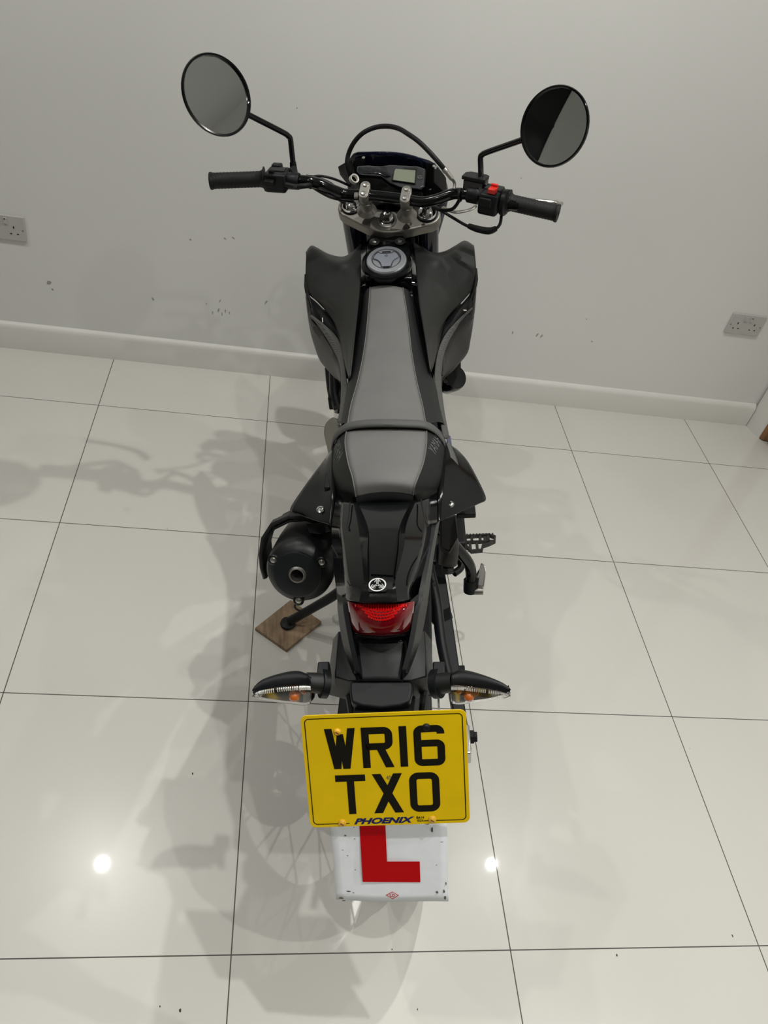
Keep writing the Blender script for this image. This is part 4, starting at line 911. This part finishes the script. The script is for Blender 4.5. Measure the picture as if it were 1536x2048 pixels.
ph = [(700, 1366), (706, 1363), (762, 1363), (818, 1363), (824, 1366), (824, 1385), (820, 1402), (800, 1410), (762, 1415), (724, 1411), (703, 1404), (700, 1385)]
plh = MB().prism([V(u, v, z=.852 - (v - 1363) * 0.00016) for u, v in ph], (0, 0.0, -0.014)).build('plate_lamp', 'satin_black', bike, bevel=0.003)
MB().prism([V(u, v, z=.836 - (v - 1363) * 0.00016) + Vector((0, -.003, 0)) for u, v in ph], (0, 0.004, -0.012)).build('lamp_skirt', 'shroud_plastic', plh, bevel=0.002)

# ---------------------------------------------------------------- indicators
for s, top_l, bnd, bot in ((-1, [(506, 1382), (512, 1373), (525, 1361), (555, 1350), (589, 1344), (608, 1348), (622, 1357)], [(506, 1384), (513, 1382), (525, 1379), (555, 1374), (589, 1371), (608, 1370), (623, 1370)], [(507, 1388), (513, 1395), (525, 1400), (555, 1405), (589, 1409), (608, 1411), (622, 1408)]),
                         (1, [(1020, 1380), (1014, 1374), (1000, 1365), (970, 1353), (938, 1344), (918, 1343), (904, 1350)], [(1020, 1383), (1014, 1384), (1000, 1381), (970, 1376), (938, 1372), (918, 1370), (900, 1370)], [(1019, 1387), (1013, 1393), (1000, 1397), (970, 1403), (938, 1407), (918, 1409), (903, 1407)])):
    zb = 0.855; B_ = [V(u, v, z=zb) for u, v in bnd]; T_ = [V(u, v, z=zb + 0.004) for u, v in top_l]
    L_ = []
    for (u, v), b in zip(bot, B_): L_.append(V(u, v, y=b.y - 0.004))
    M_ = [t.lerp(b, .5) + Vector((0, 0, 0.008 * (0.2 + 0.8 * min(1, i / 3)))) for i, (t, b) in enumerate(zip(T_, B_))]
    Dn = [Vector((t.x, t.y + 0.000, l.z + 0.006)) for t, l in zip(T_, L_)]
    L2 = [l + Vector((0, 0.006, 0)) for l in L_]
    vs, fs = grid([B_, M_, T_, [t + Vector((0, .004, -.010)) for t in T_], Dn, L2], 3, 3)
    ind = mesh_obj('indicator', vs, fs, 'satin_black', bike, smooth=True, solid=0.0015, angle=60)
    # reflector bowl, amber bulbs, clear lens
    bo = Vector((0, 0.010, 0))
    vs, fs = grid([[b + Vector((0, 0.003, -0.0015)) for b in B_], [b.lerp(l, .5) + bo * 1.3 for b, l in zip(B_, L_)], [l + Vector((0, 0.004, 0.001)) for l in L_]], 4, 3)
    mesh_obj('reflector', vs, fs, 'reflector', ind, smooth=True)
    vs, fs = grid([B_, [b.lerp(l, .33) + Vector((0, -0.004, 0.0)) for b, l in zip(B_, L_)], [b.lerp(l, .75) + Vector((0, -0.004, 0.0)) for b, l in zip(B_, L_)], L_], 3, 3)
    mesh_obj('lens', vs, fs, 'lens_clear', ind, smooth=True, solid=0.0012, label='clear lens')
    rb = MB()
    nrib = 44
    Bs, _ = spline(B_, None, 8)
    for i in range(nrib):
        p = Bs[int(i / nrib * (len(Bs) - 1))]; rb.box(p + Vector((0, -0.0028, -0.0035)), (0.0006, 0.0012, 0.0036))
    rb.build('lens_ribs', 'reflector', ind)
    pb_ = B_[4].lerp(L_[4], .55) + Vector((0, 0.002, 0)); pb2 = B_[5].lerp(L_[5], .35) + Vector((0, 0.003, 0))
    MB().lathe([(0, 0.011), (0.004, 0.0105), (0.0075, 0.007), (0.0085, 0), (0.007, -0.006)], pb_, (0, -1, 0.2), 20).build('bulb', 'amber', ind, smooth=True, label='amber bulb')
    MB().lathe([(0, 0.005), (0.004, 0.004), (0.0055, 0), (0.004, -0.003)], pb2, (0, -1, 0.2), 16).build('bulb_holder', 'amber', ind, smooth=True)
    sx = 1 if s > 0 else -1
    st_in = V(655 if s < 0 else 868, 1368, z=.835); st_out = V(612 if s < 0 else 908, 1364, z=.848)
    MB().tube([st_in, st_out], [0.0165, 0.0145], 18, 1).build('stalk', 'shroud_plastic', ind, smooth=True)
    MB().tube([st_in, st_in.lerp(st_out, .3)], [0.022, 0.022], 18, 1).build('stalk_collar', 'satin_black', ind, smooth=True)
    MB().box(V(648 if s < 0 else 878, 1345, z=.84), (0.009, 0.012, 0.012)).build('stalk_bracket', 'satin_black', ind, bevel=0.002)

# ---------------------------------------------------------------- number plate
pc = Vector((0.786, -1.803, 0.788)); pr = Vector((0.97, -0.062, 0.233)).normalized(); pu = Vector((-0.172, 0.5, 0.849)); pu = (pu - pr * pu.dot(pr)).normalized(); pn = pr.cross(pu)
PC, PR, PU, PN = toB(pc), vB(pr), vB(pu), vB(pn)
PW, PH = 0.229, 0.178
def pp(x, y, h=0.0): return PC + PR * (x / 1000 - PW / 2) + PU * (PH / 2 - y / 1000) + PN * h   # mm from the top left corner
def flat(parent, name, vs, fs, m, h=0.0019): return mesh_obj(name, [pp(v[0], v[1], h) for v in vs], fs, m, parent)
npl = MB().prism([pp(x, y) for x, y in rrect(0, 0, 229, 178, 9)], PN * 0.0015).build('number_plate', 'plate_yellow', bike, bevel=0.0004, label='yellow number plate')
MB().prism([pp(x, y, -0.003) for x, y in rrect(30, 10, 199, 168, 4)], PN * 0.002).build('plate_backing', 'matte_black', npl)
arm_ = MB().prism([pp(x, y, -0.003) for x, y in ((75, 4), (154, 4), (150, 60), (79, 60))], PN * -0.004)
arm_.build('plate_hanger', 'matte_black', npl, bevel=0.001)
a0 = pp(114, 30, -0.006); 
MB().prism([Vector((-.045, -.215, .775)), Vector((.045, -.215, .775)), Vector((.045, -.215, .795)), Vector((-.045, -.215, .795))], Vector((0, a0.y + .215, a0.z - .785))).build('hanger_arm', 'matte_black', npl, bevel=0.002)
# border line, broken at the bottom by the maker's text
bpts = rrect(5.5, 5.5, 223.5, 172.5, 6, 6)
bl = [(53, 172.5)] + [(x, y) for x, y in rrect(5.5, 5.5, 223.5, 172.5, 6, 6)]
path = [(170, 172.5), (217.5, 172.5)]
rp = rrect(5.5, 5.5, 223.5, 172.5, 6, 6)   # starts at right/bottom corner arc (y max)
c1_ = rp[0:7]; c2_ = rp[7:14]; c3_ = rp[14:21]; c4_ = rp[21:28]
path = [(163, 172.5)] + c1_[::-1] + c4_[::-1] + c3_[::-1] + c2_[::-1] + [(57, 172.5)]
vs, fs = ribbon(path, 1.3)
flat(npl, 'border_line', vs, fs, 'plate_black')
def glyph(ch, x, y, w_, h_, t):
    """strokes in mm; x,y = top left"""
    S_ = []
    T = lambda pts: [(x + a, y + b) for a, b in pts]
    if ch == 'W':
        for a, b, c_, d in (((0, 0), (t, 0), (t * 1.9, h_), (t * .95, h_)), ((t * .95, h_), (t * 1.9, h_), (w_ / 2 + t * .42, h_ * .14), (w_ / 2 - t * .42, h_ * .14)), ((w_ / 2 - t * .42, h_ * .14), (w_ / 2 + t * .42, h_ * .14), (w_ - t * .95, h_), (w_ - t * 1.9, h_)), ((w_ - t * 1.9, h_), (w_ - t * .95, h_), (w_, 0), (w_ - t, 0))):
            S_.append((T([a, b, c_, d]), [[0, 1, 2, 3]]))
    elif ch == 'R':
        S_.append(ribbon(T([(t / 2, h_), (t / 2, t / 2), (w_ - 12, t / 2)] + [(w_ - 12 + 7 * math.sin(rad(a)), t / 2 + 7 - 7 * math.cos(rad(a))) for a in (15, 30, 45, 60, 75, 90)] + [(w_ - 5, h_ * .56 - 7 - t / 2)] + [(w_ - 12 + 7 * math.cos(rad(a)), h_ * .56 - 7 - t / 2 + 7 * math.sin(rad(a))) for a in (15, 30, 45, 60, 75, 90)] + [(t / 2, h_ * .56 - t / 2)]), t))
        S_.append((T([(w_ * .48, h_ * .55), (w_ * .48 + t * 1.12, h_ * .55), (w_ + 1, h_), (w_ + 1 - t * 1.15, h_)]), [[0, 1, 2, 3]]))
    elif ch == '1': S_.append(ribbon(T([(t / 2, 0), (t / 2, h_)]), t))
    elif ch == '6':
        S_.append(ribbon([(a, b) for a, b in rrect(x + t / 2, y + h_ * .44, x + w_ - t / 2, y + h_ - t / 2, 6)], t, True))
        arc1 = [(w_ - t / 2, 13.5), (w_ - t / 2, 11.5)] + [(w_ - t / 2 - 6.5 + 6.5 * math.cos(rad(a)), t / 2 + 6.5 - 6.5 * math.sin(rad(a))) for a in (15, 30, 45, 60, 75, 90)] + [(t / 2 + 6.5 - 6.5 * math.sin(rad(a)), t / 2 + 6.5 - 6.5 * math.cos(rad(a))) for a in (0, 15, 30, 45, 60, 75, 90)] + [(t / 2, h_ - 14)]
        S_.append(ribbon(T(arc1), t))
    elif ch == 'T': S_ += [ribbon(T([(0, t / 2), (w_, t / 2)]), t), ribbon(T([(w_ / 2, t / 2), (w_ / 2, h_)]), t)]
    elif ch == 'X': 
        S_.append((T([(0, 0), (t * 1.2, 0), (w_, h_), (w_ - t * 1.2, h_)]), [[0, 1, 2, 3]])); S_.append((T([(w_ - t * 1.2, 0), (w_, 0), (t * 1.2, h_), (0, h_)]), [[0, 1, 2, 3]]))
    elif ch == 'O': S_.append(ribbon(rrect(x + t / 2, y + t / 2, x + w_ - t / 2, y + h_ - t / 2, 8), t, True))
    vs = []; fs = []
    for k, (v, f) in enumerate(S_):
        n0 = len(vs); vs += [(p[0], p[1], k) for p in v]; fs += [[i + n0 for i in q] for q in f]
    mesh_obj('plate_character', [pp(v[0], v[1], 0.0019 + 0.00003 * v[2]) for v in vs], fs, 'plate_black', npl)
for ch, x in (('W', 31.5), ('R', 82.5), ('1', 135), ('6', 155)): glyph(ch, x, 21.5, 43 if ch != '1' else 10.6, 63, 10.6)
for ch, x in (('T', 41.5), ('X', 93.5), ('O', 145.5)): glyph(ch, x, 94.5, 42.5, 63, 10.4)
def ptext(txt, x, y, w_, h_, m, shear=0, bold=0, parent=None, f=None, name='plate_lettering'):
    vs, fs = text_mesh(txt, 1.0, shear, bold); ww = max(v.x for v in vs) - min(v.x for v in vs); hh = max(v.y for v in vs) - min(v.y for v in vs); mx = (max(v.x for v in vs) + min(v.x for v in vs)) / 2; my = (max(v.y for v in vs) + min(v.y for v in vs)) / 2
    f = f or pp
    return mesh_obj(name, [f(x + (v.x - mx) / ww * w_, y - (v.y - my) / hh * h_, 0.0019) for v in vs], fs, m, parent or npl)
ptext('PHOENIX', 107, 169.8, 87, 10, 'plate_blue', 0.35, 0.045)
ptext('BA14', 158.5, 166.8, 11, 4, 'plate_black', 0, 0.03); ptext('0GX', 158.5, 171.8, 9, 4, 'plate_black', 0, 0.03)
ptext('40', 117, 101, 7, 6.5, 'dull_steel')
for x, y, m, rr_ in ((50, 26.5, 'screw_yellow', .0052), (173.5, 24.5, 'matte_black', .0055), (46.5, 171.5, 'screw_yellow', .0056), (175.5, 170.5, 'screw_yellow', .0056)):
    MB().lathe([(0, 0.0055), (rr_ * .6, 0.0052), (rr_, 0.0030), (rr_ * 1.02, 0.0014)], pp(x, y), PN, 20).build('plate_screw', m, npl, smooth=True)
    if m != 'matte_black':
        MB().box(pp(x, y, 0.0054), (rr_ * .5, 0.0007, 0.0004), ((PR * .8 - PU * .6), (PR * .6 + PU * .8), PN)).build('screw_slot', 'rust', npl)
# ---------------------------------------------------------------- learner plate
def ray_d(u, v, dep): return toB(CAM + (C_F + C_R * ((u - 768) / F_PX) - C_U * ((v - 1024) / F_PX)) * dep)
lt, rt_, lb, rb_ = ray_d(661, 1645, 1.128), ray_d(894, 1641, 1.128), ray_d(672, 1801, 1.186), ray_d(897, 1804, 1.186)
LN = (rt_ - lt).cross(lb - lt).normalized(); LN = LN if LN.dot(CB - lt) > 0 else -LN
def lp(x, y, h=0.0): return (lt * (1 - x) + rt_ * x) * (1 - y) + (lb * (1 - x) + rb_ * x) * y + LN * h
vs, fs = grid([[lp(i / 6, j / 5, 0.0012 * math.sin(i * 1.1 + j)) for i in range(7)] for j in range(6)], 2, 2)
lpl = mesh_obj('learner_plate', vs, fs, 'learner_white', bike, smooth=True, solid=0.0008, label='white learner plate with a red L')
def lquad(pts, name, m, h=0.0022): return mesh_obj(name, [lp(x, y, h) for x, y in pts], [list(range(len(pts)))], m, lpl)
def lsub(x0, y0, x1, y1):
    n = 6; vs = [lp(x0 + (x1 - x0) * i / n, y0 + (y1 - y0) * j / n, 0.0024) for j in range(n + 1) for i in range(n + 1)]
    return vs, [[j * (n + 1) + i, j * (n + 1) + i + 1, (j + 1) * (n + 1) + i + 1, (j + 1) * (n + 1) + i] for j in range(n) for i in range(n)]
va, fa = lsub(0.248, 0.03, 0.470, 0.735); vb, fb = lsub(0.470, 0.475, 0.755, 0.735)
mesh_obj('letter_l', va + vb, fa + [[i + len(va) for i in f] for f in fb], 'learner_red', lpl, label='red letter L')
vs, fs = ribbon([(0.450, 0.905), (0.505, 0.862), (0.558, 0.905), (0.505, 0.950)], 0.007, True)
mesh_obj('maker_mark', [lp(v.x, v.y, 0.0024) for v in vs], fs, 'learner_red', lpl)
ptext('LD', 0, 0, 1, 1, 'learner_red', 0, 0.02, lpl, lambda x, y, h: lp(0.504 + x * 0.045, 0.905 + y * 0.036, 0.0024), 'maker_letters')
for x, y, a, b in ((.03, .02, .02, .01), (.05, .95, .03, .015), (.07, .985, .02, .01), (.12, .86, .025, .012), (.16, .88, .01, .008), (.12, .15, .012, .01), (.13, .40, .008, .008), (.2, .19, .008, .006), (.87, .09, .012, .04), (.90, .86, .014, .02), (.96, .85, .012, .03), (.97, .93, .012, .03), (.9, .52, .006, .006), (.95, .24, .02, .004), (.09, .33, .01, .005), (.19, .58, .008, .006), (.2, .05, .008, .005), (.6, .02, .03, .008), (.83, .02, .03, .012), (.98, .75, .006, .03)):
    lquad([(min(1, max(0, x + a * math.cos(t) * random.uniform(.6, 1))), min(1, max(0, y + b * math.sin(t) * random.uniform(.6, 1)))) for t in [2 * math.pi * i / 9 for i in range(9)]], 'dirt_mark', 'dirt')

# ---------------------------------------------------------------- muffler
mc = V(597, 1145, z=.775); mx_ = Vector((-0.06, -math.cos(rad(24)), math.sin(rad(24)))).normalized()
R_ = 0.0635
mf = MB().lathe([(0.028, -0.36), (0.045, -0.33), (R_ * .95, -0.28), (R_ * 1.03, -0.10), (R_, -0.025), (R_ * 0.985, -0.012), (R_ * .90, 0.0), (R_ * .70, 0.008), (R_ * .62, 0.009)], mc, mx_, 56).build('muffler', 'muffler_paint', bike, smooth=True, angle=60, label='black muffler')
MB().lathe([(R_ * .72, 0.004), (R_ * .70, 0.0125), (R_ * .66, 0.0135), (R_ * .3, 0.0105), (0.0145, 0.011), (0.0145, -0.01)], mc, mx_, 48).build('end_cap', 'muffler_cap', mf, smooth=True, angle=35)
MB().lathe([(0.0120, -0.03), (0.0122, 0.015), (0.0140, 0.0155), (0.0150, 0.013), (0.0165, 0.011)], mc, mx_, 36).build('outlet_pipe', 'dull_steel', mf, smooth=True)
MB().lathe([(0.0122, -0.02), (0.0, -0.02)], mc, mx_, 24).build('outlet_bore', 'matte_black', mf)
mu = mx_.cross(UPZ).normalized(); mv = mu.cross(mx_)
if mu.x < 0: mu = -mu
if mv.z < 0: mv = -mv
for a in (148, 28, 268):
    q = mc + (mu * math.cos(rad(a)) + mv * math.sin(rad(a))) * R_ * (.84 if a == 268 else .81) + mx_ * 0.004
    MB().lathe([(0.0105, 0), (0.0105, 0.004), (0.009, 0.005), (0.0075, 0.003), (0, 0.003)], q, mx_, 22).build('bolt_boss', 'muffler_cap', mf, smooth=True)
    bolt(q + mx_ * 0.003, mx_, 0.0048, mf, m='steel')
# heat shield wrapped over the top left
hsr = []
for h, rr_ in ((-0.075, R_ * 1.42), (-0.072, R_ * 1.46), (-0.052, R_ * 1.46), (-0.048, R_ * 1.38)):
    hsr.append([mc + mx_ * h + (mu * math.cos(rad(a)) + mv * math.sin(rad(a))) * rr_ * (1.0 + 0.05 * math.cos(rad(a * 3))) for a in (205, 190, 172, 150, 128, 105, 84, 64)])
vs, fs = grid(hsr, 1, 1)
mesh_obj('heat_shield', vs, fs, 'shroud_plastic', mf, smooth=True, solid=0.006, angle=20, label='black plastic heat shield')
vs, fs = grid([[mc + mx_ * h + (mu * math.cos(rad(a)) + mv * math.sin(rad(a))) * R_ * 1.36 for a in (205, 190, 172, 150, 128, 105, 84, 64)] for h in (-0.05, -.09, -0.13)], 1, 1)
mesh_obj('shield_body', vs, fs, 'matte_black', mf, smooth=True, solid=0.004, angle=40)
MB().tube([mc - mx_ * 0.34, Vector((-0.10, 0.50, 0.60)), Vector((-0.09, 0.75, 0.55)), Vector((0.0, 0.98, 0.55)), Vector((0.0, 0.98, 0.45))], 0.020, 14, 6).build('exhaust_pipe', 'dull_steel', mf, smooth=True)
MB().prism([V(u, v, z=.83) for u, v in ((612, 1048), (655, 1045), (664, 1062), (640, 1068), (618, 1066))], (0, 0.01, -0.012)).build('muffler_bracket', 'matte_black', mf, bevel=0.002)
MB().tube([V(594, 1072, z=.79), V(598, 1063, z=.80), V(602, 1072, z=.79)], 0.004, 8, 3).build('shield_clip', 'silver_cover', mf, smooth=True)

# ---------------------------------------------------------------- side stand
ft = toB(VW(576, 1246, 0.022))
foot_n = vB(UPZ)
tp = V(720, 1150, z=.30); 
ss = MB().tube([ft + (tp - ft) * 0.03 + foot_n * 0.004, ft.lerp(V(672, 1188, z=.235), .55), V(672, 1188, z=.235), tp], [0.013, 0.013, 0.014, 0.015], 16, 4).build('side_stand', 'satin_black', bike, smooth=True)
MB().lathe([(0, -0.006), (0.021, -0.006), (0.022, -0.003), (0.021, 0.002), (0.015, 0.005), (0, 0.006)], ft, foot_n, 24).build('stand_foot', 'matte_black', ss, smooth=True)
hk = ft.lerp(V(672, 1188, z=.235), .33)
MB().tube([hk + Vector((.0, 0, .008)), hk + Vector((-.018, .006, .014)), hk + Vector((-.024, .022, .012)), hk + Vector((-.008, .032, .010))], 0.003, 8, 5).build('stand_hook', 'matte_black', ss, smooth=True)

# ---------------------------------------------------------------- footpegs
def footpeg(c, s, name):
    """serrated metal peg seen from above; c = root"""
    X = Vector((s, 0, 0)); o = MB()
    L_ = 0.078
    def q(x, y, z=0): return c + X * x + Vector((0, y, z))
    outer = [(0, .018), (L_ * .8, .020), (L_, .012), (L_ * .97, -.004), (L_ * .75, -.014), (L_ * .55, -.020), (L_ * .5, -.036), (.012, -.038), (0, -.02)]
    vs, fs = ribbon([(a, b) for a, b in outer], 0.005, True)
    for zz in (0,): o.add([q(v.x, v.y, 0.006) for v in vs] + [q(v.x, v.y, -0.006) for v in vs], fs + [[i + len(vs) for i in f][::-1] for f in fs])
    n = len(outer)
    for k in range(n):
        a, b = Vector(vs[2 * k]), Vector(vs[2 * ((k + 1) % n)]); a2, b2 = Vector(vs[2 * k + 1]), Vector(vs[2 * ((k + 1) % n) + 1])
        o.add([q(a.x, a.y, .006), q(b.x, b.y, .006), q(b.x, b.y, -.006), q(a.x, a.y, -.006)], [[0, 1, 2, 3]]); o.add([q(a2.x, a2.y, .006), q(b2.x, b2.y, .006), q(b2.x, b2.y, -.006), q(a2.x, a2.y, -.006)], [[3, 2, 1, 0]])
    o.box(q(L_ * .5, -.004), (L_ * .5, .0025, .005)); 
    for k in range(3): o.box(q(.016 + k * .022, .006), (.0035, .012, .005))
    for k in range(2): o.box(q(.010 + k * .018, -.022), (.0035, .014, .005))
    o.box(q(.055, .006), (.008, .010, .003))
    for k in range(9):
        o.lathe([(0.0035, 0), (0.0008, 0.005)], q(.004 + k * .0085, .019, .004), (0, .6, 1), 5)
    peg = o.build(name, 'dark_metal', bike)
    MB().box(q(-.012, -.005), (.014, .018, .012)).build('peg_mount', 'satin_black', peg, bevel=.003)
    return peg
footpeg(V(932, 1083, z=.33), 1, 'footpeg'); footpeg(Vector((-0.165, 0.57, 0.33)), -1, 'footpeg')
# right passenger peg bracket: bent tube and folded peg
pt = MB().tube([P(878, 1045, .66), P(892, 1072, .63), P(915, 1098, .585), P(936, 1124, .535), P(942, 1145, .50), P(941, 1176, .46)], 0.0125, 16, 5).build('passenger_peg_bracket', 'gloss_black', bike, smooth=True)
MB().tube([P(941, 1160, .48), P(941, 1182, .45)], [0.016, 0.0165], 14, 1).build('bracket_end', 'satin_black', pt, smooth=True)
MB().tube([P(940, 1182, .455), P(966, 1182, .455)], 0.009, 12, 1).build('peg_pivot', 'dull_steel', pt, smooth=True)
MB().prism([P(952, 1172, .47), P(950, 1158, .48), P(957, 1145, .495), P(960, 1132, .50), P(962, 1124, .505), P(971, 1130, .505), P(972, 1142, .50), P(970, 1158, .485), P(968, 1174, .47)], (0.0, 0.004, -0.02)).build('passenger_peg', 'steel', pt, bevel=0.003, label='folded silver passenger footpeg')
MB().prism([P(948, 1170, .475), P(948, 1156, .485), P(957, 1140, .50), P(961, 1136, .50), P(956, 1172, .475)], (0, .004, -.022)).build('peg_rubber', 'matte_black', pt)
# rider foot brake side parts below the side cover
MB().tube([P(918, 1095, .46), P(920, 1118, .44), P(922, 1135, .43), P(908, 1147, .43)], 0.009, 10, 5).build('brake_master_cylinder', 'satin_black', bike, smooth=True)
MB().box(V(912, 1075, z=.50), (0.022, 0.05, 0.03)).build('footpeg_hanger', 'matte_black', bike, bevel=0.006)
MB().prism([P(880, 1040, .76), P(912, 1028, .74), P(916, 1075, .70), P(900, 1105, .66), P(880, 1095, .66)], (0, 0.05, -0.06)).build('inner_side_panel', 'matte_black', bike, bevel=0.004)
MB().box(V(932, 1024, z=.80), (0.018, 0.012, 0.006)).build('cover_tab', 'matte_black', bike, bevel=0.002)

# ---------------------------------------------------------------- plywood under the stand
cs = [VW(u, v, 0.009) for u, v in ((510, 1257), (573, 1301), (643, 1244), (581, 1201))]
ctr = sum(cs, Vector()) / 4
brd = MB().prism([Vector((p.x - ctr.x, p.y - ctr.y, 0.0)) for p in cs], (0, 0, 0.012)).build('plywood_offcut', 'plywood', bevel=0.001)
brd.location = (ctr.x, ctr.y, 0.0003)
tag(brd, 'small brown plywood square on the tiles under the side stand foot', 'board')
# specks of dirt lying on the tiles
for u, v, s in ((385, 1547, 3), (360, 2021, 4), (320, 2013, 2), (464, 1896, 1.5), (335, 1057, 1.5), (1379, 1497, 1), (1465, 1872, 3), (1234, 1911, 3), (784, 1899, 2), (835, 2019, 2)):
    c_ = VW(u, v, 0.0); k = s * 0.0008
    o = MB().prism([(c_.x + math.cos(t) * k * random.uniform(.5, 1), c_.y + math.sin(t) * k * 1.6 * random.uniform(.5, 1), 0.0002) for t in [i * 2 * math.pi / 7 for i in range(7)]], (0, 0, 0.0006)).build('floor_dirt', 'dirt_speck')
    o.parent = D.objects['floor']
